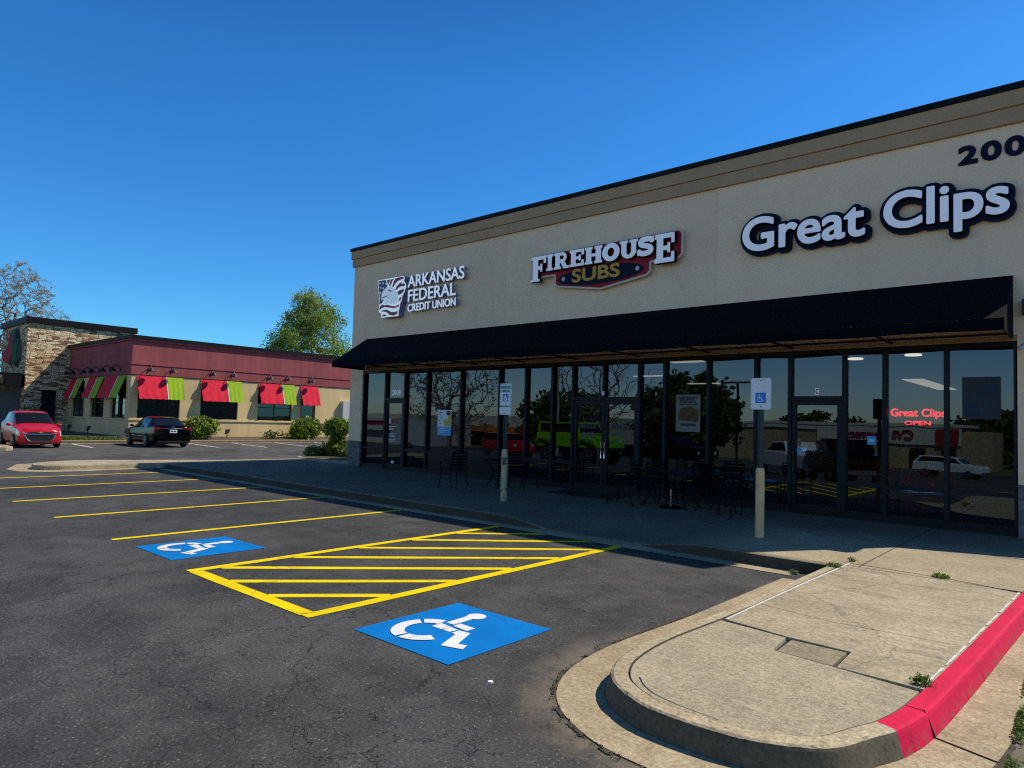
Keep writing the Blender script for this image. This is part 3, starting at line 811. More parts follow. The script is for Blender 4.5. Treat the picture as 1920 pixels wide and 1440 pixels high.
# ------------------------------------------------------------------ island in the foreground
def cat(pts, n=6):
    out = []
    P = [Vector(p) for p in pts]
    for i in range(len(P)-1):
        a = P[max(i-1, 0)]; b = P[i]; c = P[i+1]; d = P[min(i+2, len(P)-1)]
        for k in range(n):
            t = k/n
            out.append(.5*((2*b)+(c-a)*t+(2*a-5*b+4*c-d)*t*t+(3*b-a-3*c+d)*t**3))
    out.append(P[-1]); return out
path = cat([(13.49,-4.86),(13.47,-6.6),(13.45,-8.1),(13.39,-9.2),(13.43,-9.78),(13.53,-10.11),(13.68,-10.32),(13.88,-10.45),(14.08,-10.52),(14.42,-10.53),(14.72,-10.47),(15.02,-10.27),(15.16,-9.96),(15.25,-9.72),(15.32,-9.3),(15.39,-8.3),(15.46,-7.0),(15.52,-5.9),(15.58,-4.5),(15.62,-2.5),(15.66,.1)], 12)
def offs(path, d):
    out = []
    for i, p in enumerate(path):
        t = (path[min(i+1, len(path)-1)]-path[max(i-1, 0)]).normalized()
        out.append(p+Vector((-t.y, t.x))*d)
    return out
inner = offs(path, .125); slabin = offs(path, .139); foot = offs(path, -.035); gout = offs(path, -.36)
rows = [[(p.x, p.y, .12) for p in inner], [(p.x, p.y, .152) for p in offs(path, .124)], [(p.x, p.y, .151) for p in offs(path, .026)], [(p.x, p.y, .143) for p in offs(path, .008)], [(p.x, p.y, .125) for p in path], [(p.x, p.y, 0) for p in foot]]
cut = next(i for i, p in enumerate(path) if p.y > -9.78 and p.x > 15)
brk = next(i for i, p in enumerate(path) if p.y > -9.36 and p.x > 15)
def kerbmb(i0, i1, rows, dz=0):
    mb = MB()
    for i in range(i0, i1):
        for k in range(len(rows)-1):
            mb.poly([rows[k][i], rows[k+1][i], rows[k+1][i+1], rows[k][i+1]])
    return mb
rr = random.Random(3)
rows[3] = [(x, y, z-abs(rr.gauss(0, .0022))) for x, y, z in rows[3]]
kerbmb(0, cut, rows).build('island_kerb', M['kerb'], kind='structure')
kerbmb(cut, len(path)-1, rows).build('red_kerb', M['redkerb'], kind='structure')
gm = MB()
for i in range(len(path)-1):
    a, b = foot[i], foot[i+1]; c, d = gout[i+1], gout[i]
    if path[i].y > -5.5 and path[i].x < 14: continue
    gm.poly([(a.x, a.y, .009), (b.x, b.y, .009), (c.x, c.y, .007), (d.x, d.y, .007)])
gm.build('island_gutter', M['gutter'], kind='structure')
# slabs of the island top
def slab(name, pts, z, mat):
    return MB().prism(pts, 'z', .02, z).build(name, mat, kind='structure')
left = [p for p in inner if p.x < 14.45]; right = [p for p in inner if p.x >= 14.45]
G = .006
nose = [(p.x, p.y) for p in slabin if p.y < -8.40 and p.x < 14.45]+[(p.x, p.y) for p in slabin if p.y < -8.97 and p.x >= 14.45]
nose += [(14.655, -8.935), (14.2, -8.885), (14.165, -8.50)]
slab('island_slab', nose, .146, M['nose'])
mid = [(13.60, -8.37), (14.18, -8.47), (14.655, -8.485), (14.672, -8.92), (15.232, -8.945), (15.30, -7.66), (14.3, -7.742), (13.60, -7.62)]
slab('island_slab', mid, .147, M['island'])
top = [(13.60, -7.61), (14.3, -7.732), (15.30, -7.652), (15.455, -5.03), (14.7, -4.84), (13.66, -4.72)]
slab('island_slab', top, .147, M['island'])
slab('utility_lid', [(14.228, -8.862), (14.634, -8.905), (14.632, -8.512), (14.214, -8.508)], .141, M['lid'])
slab('island_base', [(p.x, p.y) for p in offs(path, .10) if p.y < -4.9]+[(15.49, -4.93), (13.58, -4.93)], .118, M['joint'])
back = [(13.66, -4.712), (14.7, -4.832), (15.458, -5.022), (15.52, -4.5), (15.53, -2), (15.53, -.1), (15.51, -.1), (15.51, -4.93), (13.52, -4.93)]
wf = MB()
pa = [(13.60, -8.36), (13.603, -7.6), (13.62, -6.2), (13.655, -4.74)]
strip(wf, pa[0], pa[1], .024, .1505); strip(wf, pa[1], pa[2], .026, .1507); strip(wf, pa[2], pa[3], .028, .1505)
pb = [(p.x-.02, p.y) for p in inner if p.x > 15 and -8.86 < p.y < -4.95]
for k, (a, b) in enumerate(zip(pb[:-1], pb[1:])):
    if k % 7 != 5: strip(wf, a, b, .016+.006*math.sin(k*1.9), .1525)
wf.build('joint_filler', M['caulk'], kind='structure')
ct = MB()
cp_ = [tuple(p) for p in cat([(13.765,-10.12),(13.85,-10.215),(13.95,-10.285),(14.06,-10.325),(14.2,-10.35),(14.45,-10.372)], 3)]
for k, (a, b) in enumerate(zip(cp_[:-1], cp_[1:])): strip(ct, a, b, .011*(1-.05*k), .1478)
strip(ct, (13.55, -4.75), (14.7, -4.825), .014, .153); strip(ct, (14.7, -4.825), (15.5, -5.03), .014, .153)
k1 = [(15.33-.0, -9.31)]
ct.build('slab_crack', M['joint'], kind='structure')
MB().tube([(inner[brk].x, inner[brk].y, .149), (offs(path, .02)[brk].x, offs(path, .02)[brk].y, .151), (path[brk].x, path[brk].y, .11), (foot[brk].x+.004, foot[brk].y, .012), (gout[brk].x, gout[brk].y-.06, .009)], .006, 5).build('kerb_joint', M['joint'], kind='structure')

# ------------------------------------------------------------------ shop building
B = thing('shop_building', 'beige stucco strip mall building with dark tinted shopfront glass and black awning', 'building')
GL = -.10                                              # wall plane
wall = MB()
wall.box(-4.0, 15.55, GL, .25, 3.545, 7.18)            # wall over the shopfronts
wall.box(-4.0, -3.30, GL, .25, 1.02, 3.545)
wall.box(15.02, 15.55, GL, .25, 1.02, 3.545)
wall.box(-4.0, -3.75, .25, 18, .0, 7.18)
wall.box(15.30, 15.55, .25, 18, .0, 7.18)
wall.box(-3.75, 15.30, 17.75, 18, .0, 7.18)
wall.build('wall', M['stucco'], B)
MB().box(-4.0, 15.55, GL+.003, .25, 7.18, 7.78).box(-4.0, -3.75, .25, 18, 7.18, 7.78).box(15.30, 15.55, .25, 18, 7.18, 7.78).box(-3.75, 15.30, 17.75, 18, 7.18, 7.78).build('parapet', M['cornice'], B)
MB().box(-4.06, 15.61, GL-.07, GL+.003, 7.18, 7.46).box(-4.10, 15.65, GL-.11, GL+.003, 7.46, 7.74).box(-4.06, -4.0, GL+.003, 18, 7.18, 7.46).box(-4.1, -4.0, GL+.003, 18, 7.46, 7.74).build('cornice', M['cornice'], B, bevel=.01)
MB().box(-4.13, 15.68, GL-.14, .30, 7.74, 7.85).box(-4.13, -3.7, .30, 18.1, 7.74, 7.85).box(15.25, 15.68, .30, 18.1, 7.74, 7.85).build('coping', M['cap'], B)
MB().box(-3.75, 15.3, .25, 17.75, 6.9, 7.0).build('roof', M['cap'], B)
MB().box(-4.02, -3.30, GL-.02, .25, .0, 1.02).build('pier_base', M['block'], B); MB().box(15.02, 15.57, GL-.02, .25, .0, 1.02).build('pier_base', M['block'], B)
MB().box(-3.30, 15.02, GL+.01, .1, 3.445, 3.545).build('header_trim', M['cornice'], B)
# control joint and seam strips in the stucco
for x in (3.30, 9.62): MB().box(x-.010, x+.010, GL-.004, GL+.01, 4.56, 7.18).build('control_joint', M['stucco'], B)
# interior
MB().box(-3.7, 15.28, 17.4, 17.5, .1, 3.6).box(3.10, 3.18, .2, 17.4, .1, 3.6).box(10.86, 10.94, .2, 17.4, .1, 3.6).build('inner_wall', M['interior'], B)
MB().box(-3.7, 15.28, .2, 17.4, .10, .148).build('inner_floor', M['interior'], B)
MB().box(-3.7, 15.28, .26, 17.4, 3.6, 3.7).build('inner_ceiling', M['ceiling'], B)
for x, y in ((10.2, 3.6), (11.6, 3.4), (12.9, 3.0)):
    MB().lathe([(.0, 3.565), (.17, 3.565), (.17, 3.60)], 20, c=(x-0.0, y, 0)).build('ceiling_lamp', M['lampdisc'], B)

for x0, x1, y0, y1 in ((11.08, 11.68, 10.9, 12.7), (11.08, 11.68, 12.9, 15.0), (11.1, 11.7, 15.3, 17.2), (3.38, 4.5, 6.75, 6.95), (3.3, 4.6, 11.1, 11.35), (7.2, 8.1, 2.4, 2.65)):
    MB().box(x0, x1, y0, y1, 3.572, 3.599).build('ceiling_lamp', M['troffer'], B)
# service counters and a menu board, dim behind the glass
MB().box(4.2, 9.8, 6.0, 6.7, .15, 1.2).build('counter', M['cornice'], B)
MB().box(4.4, 9.6, 8.9, 9.0, 2.2, 2.9).build('menu_board', M['ceiling'], B)
MB().box(11.5, 13.6, 2.6, 3.1, .15, 1.15).build('counter', M['cornice'], B)
MX = [-3.28, -2.07, -1.06, .03, 1.57, 3.14, 4.12, 5.05, 5.73, 7.70, 8.38, 9.46, 10.54, 11.25, 12.29, 13.0, 13.99, 15.0]
DOORS = {1: 1, 8: 2, 13: 1}                            # bay index: leaves
Y0, Y1 = -.06, .07
PANE = .035
def bar(mb, x0, x1, z0, z1, y0=Y0, y1=Y1): mb.box(x0, x1, y0, y1, z0, z1)
def pane(x0, x1, z0, z1, parent, y=PANE, mat='glass'):
    return MB().poly([(x0, y, z0), (x1, y, z0), (x1, y, z1), (x0, y, z1)]).build('pane', M[mat], parent, fixn=False)
for i in range(17):
    a, b = MX[i], MX[i+1]
    h = .036
    f = MB()
    bar(f, a, a+h, .15, 3.44); bar(f, b-h, b, .15, 3.44)
    bar(f, a+h, b-h, 3.37, 3.44)
    if i in DOORS:
        bar(f, a+h, b-h, 2.44, 2.52)
        if i == 8: bar(f, 6.68-.03, 6.68+.03, 2.52, 3.37)
        t = f.build('door_frame', M['alu'], B)
        if i == 8:
            pane(a+h, 6.65, 2.52, 3.37, t); pane(6.71, b-h, 2.52, 3.37, t)
        else:
            pane(a+h, b-h, 2.52, 3.37, t)
        n = DOORS[i]; wdt = (b-a-2*h)/n
        for k in range(n):
            x0 = a+h+k*wdt+.006; x1 = a+h+(k+1)*wdt-.006
            d = MB(); s = .085
            d.box(x0, x0+s, -.03, .045, .16, 2.432).box(x1-s, x1, -.03, .045, .16, 2.432).box(x0+s, x1-s, -.028, .043, 2.34, 2.432).box(x0+s, x1-s, -.028, .043, .16, .34)
            dd = d.build('door', M['alu'], B)
            pane(x0+s, x1-s, .34, 2.34, dd, .01)
            hx = x1-s/2 if (n == 2 and k == 0) else x0+s/2
            MB().tube([(hx, -.03, 1.0), (hx, -.09, 1.0), (hx, -.09, 1.38), (hx, -.03, 1.38)], .014, 8).build('handle', M['chrome' if n == 2 else 'black'], dd)
    else:
        sp = i in (3, 4)
        zl = .82
        bar(f, a+h, b-h, .15, .285)
        bar(f, a+h, b-h, zl-.035, zl+.035, -.05, .06)
        t = f.build('window', M['alu'], B)
        pane(a+h, b-h, zl+.035, 3.37, t)
        if sp: MB().box(a+h, b-h, .0, .05, .285, zl-.035).build('spandrel', M['spandrel'], t)
        else: pane(a+h, b-h, .285, zl-.035, t)
# street numbers on the glass
text_obj('2008', (-1.80, -1.36, 2.62, 2.78), .028, .002, M['letterwhite'], B, 'door_number', .004, .008)
cpl = MB().box(11.73, 11.80, .026, .030, 2.555, 2.685).build('door_number', M['letterwhite'], B)
text_obj('C', (11.742, 11.788, 2.572, 2.668), .0235, .0015, M['black'], B, 'door_letter', .005, .004)
# building number high on the wall
text_obj('2008', (14.21, 15.48, 6.64, 6.945), GL-.025, .024, M['navy'], B, 'wall_number', .022, .012, 1.15)
# awning: sloped canvas, valance, end panels, frame
AX0, AX1, AZ, AF, AV0, AV1 = -3.14, 14.97, 4.56, -1.45, 3.66, 3.475
aw = MB()
nseg = 48
def sl_pt(x, t, k):
    sag = -.028*math.sin(PI*t)*(0.6+.4*math.sin(x*2.1))
    return (x, GL-.012+(AF-GL)*t, AZ+(AV0-AZ)*t+sag)
ts = fr(0, 1, 6)
X_ = fr(AX0, AX1, nseg)
for i in range(nseg):
    for k in range(6):
        aw.poly([sl_pt(X_[i], ts[k], k), sl_pt(X_[i], ts[k+1], k), sl_pt(X_[i+1], ts[k+1], k), sl_pt(X_[i+1], ts[k], k)])
for i in range(nseg):
    d0 = .012*math.sin(X_[i]*3.3); d1 = .012*math.sin(X_[i+1]*3.3)
    aw.poly([(X_[i], AF, AV0), (X_[i], AF-.012, AV1+d0), (X_[i+1], AF-.012, AV1+d1), (X_[i+1], AF, AV0)])
for x in (AX0, AX1):
    aw.poly([sl_pt(x, t, 0) for t in ts]+[(x, AF-.012, AV1+.012*math.sin(x*3.3)), (x, GL-.012, AV1-.01)])
A = aw.build('awning', M['fabric'], B)
for k in range(11):
    x = AX0+.02+(AX1-AX0-.04)*k/10
    MB().tube([(x, GL-.03, AV1+.02), (x, AF+.03, AV1+.03)], .022, 6).tube([(x, GL-.03, AZ-.06), (x, AF+.04, AV0-.04)], .02, 6).build('awning_rib', M['ribs'], A)
MB().tube([(AX0, AF+.03, AV1+.03), (AX1, AF+.03, AV1+.03)], .022, 6).tube([(AX0, GL-.03, 3.56), (AX1, GL-.03, 3.56)], .018, 6).tube([(AX0, -.75, AV1+.16), (AX1, -.75, AV1+.16)], .016, 6).build('awning_rail', M['ribs'], A)
# awning on the east side wall
aw2 = MB()
for y0, y1 in ((.15, 6),):
    aw2.poly([(15.56, y0, 4.55), (16.95, y0, 3.66), (16.95, y1, 3.66), (15.56, y1, 4.55)]).poly([(16.95, y0, 3.66), (16.96, y0, 3.475), (16.96, y1, 3.475), (16.95, y1, 3.66)]).poly([(15.56, y0, 4.55), (16.95, y0, 3.66), (16.96, y0, 3.475), (15.56, y0, 3.475)])
aw2.build('awning', M['fabric'], B)
sc_ = MB().ball((15.115, -.22, 3.335), .05, .05, .045).tube([(15.115, -.20, 3.33), (15.075, -.36, 3.29)], .032, 10).tube([(15.115, -.10, 3.36), (15.115, -.22, 3.335)], .02, 8).build('security_camera', M['sillwhite'], B, smooth=True)
wl_ = MB().box(15.10, 15.22, -.26, -.10, 3.86, 4.12).build('wall_light', M['black'], B, bevel=.01)

# door mat, stickers, posters
mat_o = MB().box(5.9, 7.75, -1.35, -.25, .1515, .162).build('door_mat', M['black'])
tag(mat_o, 'black rubber mat on the pavement in front of the double doors', 'mat')
pst = thing('poster', 'blue and white bank poster on the glass left of the reserved parking sign', 'poster')
MB().box(.50, 1.12, .020, .026, 1.36, 2.14).build('sheet', M['postwhite'], pst)
MB().box(.505, 1.115, .017, .0195, 1.365, 1.62).build('lower_panel', M['postblue'], pst)
MB().prism([(.80,1.66),(.93,1.63),(1.10,1.62),(1.11,2.0),(1.03,2.02),(.97,1.93),(.92,1.80),(.83,1.88),(.80,1.80)], 'y', .0165, .019).build('figure_shirt', M['postyellow'], pst)
MB().prism(ellipse(.99, 2.05, .10, .075, 18), 'y', .013, .0155).build('figure_hair', M['black'], pst)
tx = MB()
for z, x1 in ((2.05, .70), (1.98, .66), (1.88, .72), (1.80, .62), (1.72, .68)): tx.box(.55, x1, .018, .0195, z, z+.022)
tx.build('printed_text', M['black'], pst)
t2 = MB()
for z, x1 in ((1.56, .85), (1.50, .95), (1.44, .78)): t2.box(.55, x1, .014, .016, z, z+.02)
t2.build('printed_text', M['postwhite'], pst)
rebase(pst, (.81, .02, 1.36))
pz = thing('poster', 'dim pepperoni pizza poster hung inside the glass right of the double doors', 'poster')
MB().box(8.65, 9.25, -.004+.032, .033, 1.72, 2.57).build('sheet', M['paper'], pz)  # poster colours darkened as if seen through tinted glass
MB().prism([(8.72,1.98),(9.2,1.95),(9.22,2.22),(9.0,2.30),(8.78,2.27),(8.71,2.15)], 'y', .024, .027).build('food_picture', M['bread'], pz)
text_obj('PEPPERONI', (8.73, 9.17, 2.47, 2.52), .022, .0015, M['black'], pz, 'lettering', .006, .01)
text_obj('PIZZA', (8.76, 9.14, 2.385, 2.455), .022, .0015, M['black'], pz, 'lettering', .008, .01)
text_obj('MEATBALL SUB', (8.73, 9.17, 2.325, 2.365), .022, .0015, M['black'], pz, 'lettering', .004, .008)
MB().box(8.77, 9.14, .022, .0245, 1.85, 1.91).build('price_bar', M['black'], pz)
rebase(pz, (8.95, .1, 1.72))
nt_ = thing('notice', 'pale sheet of notices hung inside the far right window', 'notice')
MB().box(14.22, 14.78, .028, .032, 2.11, 2.85).build('sheet', M['dimblue'], nt_)  # sheet darkened in colour to look behind tinted glass
MB().box(14.27, 14.47, .023, .0265, 2.17, 2.36).build('printed_picture', M['dimblue2'], nt_); MB().box(14.50, 14.74, .023, .0265, 2.55, 2.72).build('printed_picture', M['dimblue2'], nt_)
rebase(nt_, (14.5, .12, 2.11))
def sticker(x0, x1, z0, z1, mat, label, y=.005):
    s = MB().box(x0, x1, y-.004, y, z0, z1).build('sticker', M[mat])
    return tag(s, label, 'sticker', None)
s1 = sticker(12.685, 12.845, 1.59, 1.755, 'postblue', 'blue square sticker alone on the window pane right of the door marked C', .034)
MB().box(12.72, 12.81, .026, .0295, 1.645, 1.70).build('white_label', M['postwhite'], s1)
sticker(11.385, 11.475, 1.36, 1.475, 'postblue', 'small blue sticker low on the left edge of the door marked C')
sticker(11.48, 11.58, 1.41, 1.47, 'eagle', 'tiny pale blue sticker touching the blue one on the door marked C')
s4 = sticker(11.395, 11.46, 1.50, 1.65, 'paper', 'narrow strip of card logos above the blue sticker on the door marked C')
MB().box(11.40, 11.455, -.001, .0005, 1.52, 1.545).box(11.40, 11.455, -.001, .0005, 1.57, 1.60).build('printed_logo', M['flagred'], s4)
sticker(-1.71, -1.57, .35, .44, 'eagle', 'small pale sticker at the foot of the 2008 glass door', .008)
ds = thing('door_decal', 'white lettered hours and red white logo on the 2008 glass door', 'decal')
tl = MB()
for z, x1 in ((1.56, -1.45), (1.50, -1.62), (1.45, -1.66), (1.32, -1.5), (1.27, -1.6), (1.22, -1.55), (1.12, -1.5), (1.07, -1.58)): tl.box(-1.86, x1, .004, .006, z, z+.018)
tl.build('printed_text', M['eagle'], ds)
MB().box(-1.87, -1.78, .004, .006, 1.66, 1.84).build('printed_logo', M['eagle'], ds)
MB().box(-1.74, -1.42, .004, .006, 1.69, 1.75).box(-1.74, -1.42, .004, .006, 1.78, 1.82).build('printed_text', M['firered'], ds)
rebase(ds, (-1.6, .005, 1.0))
for x, lab in ((6.2, 'white etched lettering on the left leaf of the double doors'), (7.17, 'white etched lettering on the right leaf of the double doors')):
    dd = thing('door_decal', lab, 'decal')
    text_obj('SUBS', (x-.17, x+.17, 1.52, 1.62), .004, .002, M['ceiling'], dd, 'lettering', .006, .01)
    MB().box(x-.26, x+.26, .004, .006, 1.44, 1.46).build('printed_text', M['ceiling'], dd)
    text_obj('FIREHOUSE', (x-.26, x+.26, 1.72, 1.83), .004, .002, M['interior'], dd, 'lettering', .006, .012)
    rebase(dd, (x, .005, 1.44))
lb = MB().box(6.66, 6.72, -.075, -.062, 2.56, 2.66).build('door_sensor', M['signwhite'], B)
# neon and black cabinet behind the glass
ne = thing('neon_sign', 'lit red neon sign inside the window with OPEN as its lower line', 'neon sign')
text_obj('Great Clips', (13.07, 13.95, 2.10, 2.285), .13, .02, M['neon'], ne, 'lettering', .003, .009)
text_obj('OPEN', (13.30, 13.72, 1.985, 2.06), .13, .02, M['neon'], ne, 'lettering', .002, .008)
rebase(ne, (13.5, .14, 1.98))
ps = thing('display_stand', 'black display screen on a black stand behind the neon sign', 'display')
MB().box(13.04, 13.27, .22, .27, 1.98, 2.39).build('screen', M['black'], ps)
MB().box(13.12, 13.19, .24, .27, .15, 1.98).build('pole', M['black'], ps)
rebase(ps, (13.15, .25, .15))

# ------------------------------------------------------------------ signs on the facade
def polyface(pts, y0, y1, name, mat, parent): return MB().prism(pts, 'y', y0, y1).build(name, M[mat], parent)
s = thing('wall_sign', 'eagle and flag emblem beside three lines of white raised letters', 'sign')
OUT = [(-2.305,6.478),(-.94,6.462),(-.908,6.385),(-.945,6.307),(-.841,6.195),(-.822,6.094),(-.873,6.0),(-.897,5.93),(-1.003,5.814),(-1.023,5.67),(-1.102,5.569),(-1.123,5.443),(-1.159,5.319),(-1.165,5.173),(-2.055,5.187),(-2.074,5.352),(-2.196,5.372),(-2.185,5.841),(-2.245,6.093)]
EM = dict(canton=[(-2.267,6.451),(-1.876,6.442),(-1.769,6.228),(-1.917,6.132),(-2.058,5.979),(-2.075,5.774),(-1.899,5.812),(-2.04,5.677),(-2.172,5.633),(-2.155,5.857),(-2.234,6.167)],
 r1=[(-1.816,6.42),(-1.64,6.436),(-1.679,6.348),(-1.733,6.261),(-1.782,6.341)], r2=[(-1.61,6.423),(-1.422,6.438),(-1.52,6.366),(-1.613,6.21),(-1.686,6.218)],
 r3=[(-1.378,6.423),(-1.179,6.445),(-.953,6.436),(-.935,6.379),(-1.061,6.367),(-1.23,6.332),(-1.369,6.256),(-1.45,6.155),(-1.524,6.182),(-1.459,6.322)],
 r4=[(-1.357,6.052),(-1.278,6.172),(-1.14,6.248),(-1.028,6.281),(-1.053,6.22),(-.941,6.225),(-.854,6.179),(-.893,6.12),(-1.049,6.137),(-1.189,6.107),(-1.285,6.045)],
 r5=[(-1.251,5.949),(-1.155,6.012),(-.889,6.038),(-.926,5.951),(-1.035,5.89),(-1.189,5.86)], r6=[(-1.166,5.703),(-1.113,5.77),(-1.029,5.789),(-1.052,5.691),(-1.135,5.663)],
 r7=[(-2.163,5.482),(-2.153,5.556),(-2.007,5.636),(-1.885,5.587),(-1.768,5.604),(-1.501,5.533),(-1.298,5.505),(-1.13,5.562),(-1.139,5.481),(-1.381,5.448),(-1.644,5.491),(-1.882,5.531),(-2.059,5.5),(-2.146,5.443)],
 r8=[(-2.067,5.379),(-1.936,5.443),(-1.758,5.436),(-1.518,5.332),(-1.344,5.316),(-1.189,5.349),(-1.212,5.25),(-1.395,5.202),(-1.601,5.246),(-1.783,5.355),(-1.933,5.386)],
 r9=[(-2.028,5.226),(-1.957,5.286),(-1.837,5.276),(-1.731,5.22)],
 head=[(-1.917,6.132),(-1.773,6.191),(-1.539,6.193),(-1.359,6.089),(-1.206,5.908),(-1.167,5.721),(-1.216,5.579),(-1.332,5.609),(-1.386,5.54),(-1.477,5.623),(-1.531,5.554),(-1.623,5.637),(-1.888,5.625),(-2.008,5.655),(-1.838,5.797),(-1.632,5.786),(-1.812,5.85),(-2.009,5.767),(-2.065,5.848),(-2.071,5.961),(-2.003,6.067)],
 eye=[(-1.78,6.058),(-1.634,6.083),(-1.529,6.031),(-1.63,6.008),(-1.603,6.038)], beak=[(-1.991,5.869),(-1.814,5.894),(-1.723,5.934),(-1.783,5.866),(-1.975,5.839)])
polyface(OUT, -.33, GL, 'emblem_return', 'acureturn', s)
em = polyface(OUT, -.35, -.33, 'emblem', 'litwhite', s)
polyface(EM['canton'], -.354, -.351, 'blue_field', 'flagblue', em)
mb = MB()
for i in range(1, 10): mb.prism(EM['r%d' % i], 'y', -.354, -.351)
mb.build('red_stripes', M['flagred'], em)
polyface(EM['head'], -.358, -.3545, 'eagle_head', 'eaglelit', em)
MB().prism(EM['eye'], 'y', -.361, -.3585).prism(EM['beak'], 'y', -.361, -.3585).prism([(-1.85,5.81),(-1.68,5.83),(-1.60,5.78),(-1.68,5.805)], 'y', -.361, -.3585).build('eagle_detail', M['flagblue'], em)
mb = MB()
for (x, z) in [(-2.171,6.371),(-2.004,6.344),(-1.85,6.31),(-2.131,6.203),(-1.987,6.17),(-2.127,6.033)]:
    mb.prism([(x+(.058 if k % 2 == 0 else .024)*math.sin(k*PI/5), z+(.058 if k % 2 == 0 else .024)*math.cos(k*PI/5)) for k in range(10)], 'y', -.3575, -.3545)
mb.build('stars', M['letterwhite'], em)
for txt, box in (('ARKANSAS', (-.785, 1.80, 6.075, 6.45)), ('FEDERAL', (-.76, 1.455, 5.61, 5.985)), ('CREDIT UNION', (-.755, 1.465, 5.285, 5.52))):
    ln = text_obj(txt, box, -.30, .015, M['litwhite'], s, 'lettering', .006, .011)
    text_obj(txt, box, -.285, .10, M['acureturn'], ln, 'letter_return', .004, .014)
    mb = MB()
    for k in range(int((box[1]-box[0])/.22)):
        for z in (box[2]+.05, box[3]-.06): mb.tube([(box[0]+.1+k*.22, -.20, z), (box[0]+.1+k*.22, GL, z)], .008, 5)
    mb.build('stand_off', M['black'], ln)
rebase(s, (-.3, GL, 5.17))

s = thing('wall_sign', 'dark red cream edged sign with white slab letters above gold letters', 'sign')
PN = [(4.38,5.735),(4.39,6.32),(4.47,6.385),(8.81,6.395),(8.90,6.29),(8.885,5.785),(8.78,5.69),(8.065,5.70),(8.065,5.49),(7.945,5.40),(6.635,5.21),(5.25,5.42),(5.185,5.52),(5.18,5.735)]
sg = loop_segs(PN)
sdf_mesh(lambda P: sd(sg, P, 0), 4.3, 9.0, 5.1, 6.5, .02, -.235, GL).build('panel', M['firecream'], s)
red = sdf_mesh(lambda P: sd(sg, P, -.045), 4.3, 9.0, 5.1, 6.5, .02, -.243, -.236).build('red_face', M['firered'], s)
ov = MB().prism(ellipse(6.60, 5.595, 1.29, .235, 48), 'y', -.25, -.2435).build('dark_oval', M['navy'], s)
for x in (5.50, 7.72): MB().prism(ellipse(x, 5.60, .06, .062, 6), 'y', -.27, -.2505).build('bolt', M['bolt'], ov)
text_obj('SUBS', (5.80, 7.22, 5.475, 5.80), -.285, .034, M['gold'], s, 'lettering', .014, .011)
def R_(x0, x1, z0, z1): return [(x0, z0), (x1, z0), (x1, z1), (x0, z1)]
SL = {
 'F': [R_(.10,.44,0,1), R_(0,1,.87,1), R_(.86,1,.71,1), R_(.1,.72,.47,.60), R_(.62,.74,.38,.69), R_(-.06,.58,0,.075)],
 'I': [R_(.22,.78,0,1), R_(0,1,.87,1), R_(0,1,0,.13)],
 'E': [R_(.10,.42,0,1), R_(0,1,.85,1), R_(.86,1,.66,1), R_(.1,.76,.43,.57), R_(.66,.78,.33,.67), R_(0,1,0,.15), R_(.86,1,0,.34)],
 'H': [R_(.07,.36,0,1), R_(.64,.93,0,1), R_(0,.43,.87,1), R_(.57,1,.87,1), R_(0,.43,0,.13), R_(.57,1,0,.13), R_(.3,.7,.43,.58)],
 'R': [R_(.09,.38,0,1), R_(0,.5,.87,1), R_(0,.47,0,.13), arc_poly((.55, .70), .30, .13, -90, 90), R_(.3,.56,.83,1), R_(.3,.56,.40,.57), [(.42,.45),(.68,.45),(.98,.0),(.68,.0)], R_(.64,1.02,0,.12)],
 'U': [R_(.07,.35,.36,1), R_(.66,.92,.36,1), R_(-.02,.44,.87,1), R_(.56,1.02,.87,1), [(.5+.43*math.cos(a), .37+.40*math.sin(a)) for a in np.linspace(PI, 2*PI, 16)]+[(.5+.155*math.cos(a), .37+.20*math.sin(a)) for a in np.linspace(2*PI, PI, 16)]],
}
def slab_letter(ch, x0, x1, z0, z1, pr, lift=0.0):
    sx, sz = x1-x0, z1-z0
    segs = []
    if ch == 'O':
        outer = loop_segs(ellipse((x0+x1)/2, (z0+z1)/2, sx/2, sz/2+.01)); inn = loop_segs(ellipse((x0+x1)/2, (z0+z1)/2, sx*.21, sz*.27))
        both = np.concatenate([outer, inn])
        fn = lambda P: sd(both, P, .004)
    elif ch == 'S':
        c = [(.86,.80),(.74,.885),(.52,.905),(.28,.86),(.19,.72),(.27,.60),(.5,.52),(.74,.43),(.83,.28),(.72,.14),(.48,.095),(.26,.12),(.13,.21)]
        c = [(x0+sx*u, z0+sz*v) for u, v in [tuple(p) for p in cat(c, 4)]]
        ex = [loop_segs([(x0+sx*u, z0+sz*v) for u, v in q]) for q in ([(.80,.66),(.93,.66),(.97,1.02),(.84,1.0)], [(.02,.0),(.14,.02),(.17,.36),(.05,.36)])]
        fn = lambda P: np.minimum(sd_cap(c, .062, P), np.minimum(sd(ex[0], P, .0), sd(ex[1], P, 0)))
    else:
        L_ = [loop_segs([(x0+sx*u, z0+sz*v) for u, v in q]) for q in SL[ch]]
        fn = lambda P: np.min([sd(q, P, .004) for q in L_], axis=0)
    face = sdf_mesh(fn, x0-.06, x1+.06, z0-.04, z1+.04, .011, -.37, -.355).build('letter', M['letterwhite'], pr)
    sdf_mesh(lambda P: fn(P)-.012, x0-.08, x1+.08, z0-.06, z1+.06, .016, -.3545, -.244).build('letter_return', M['letterreturn'], face)
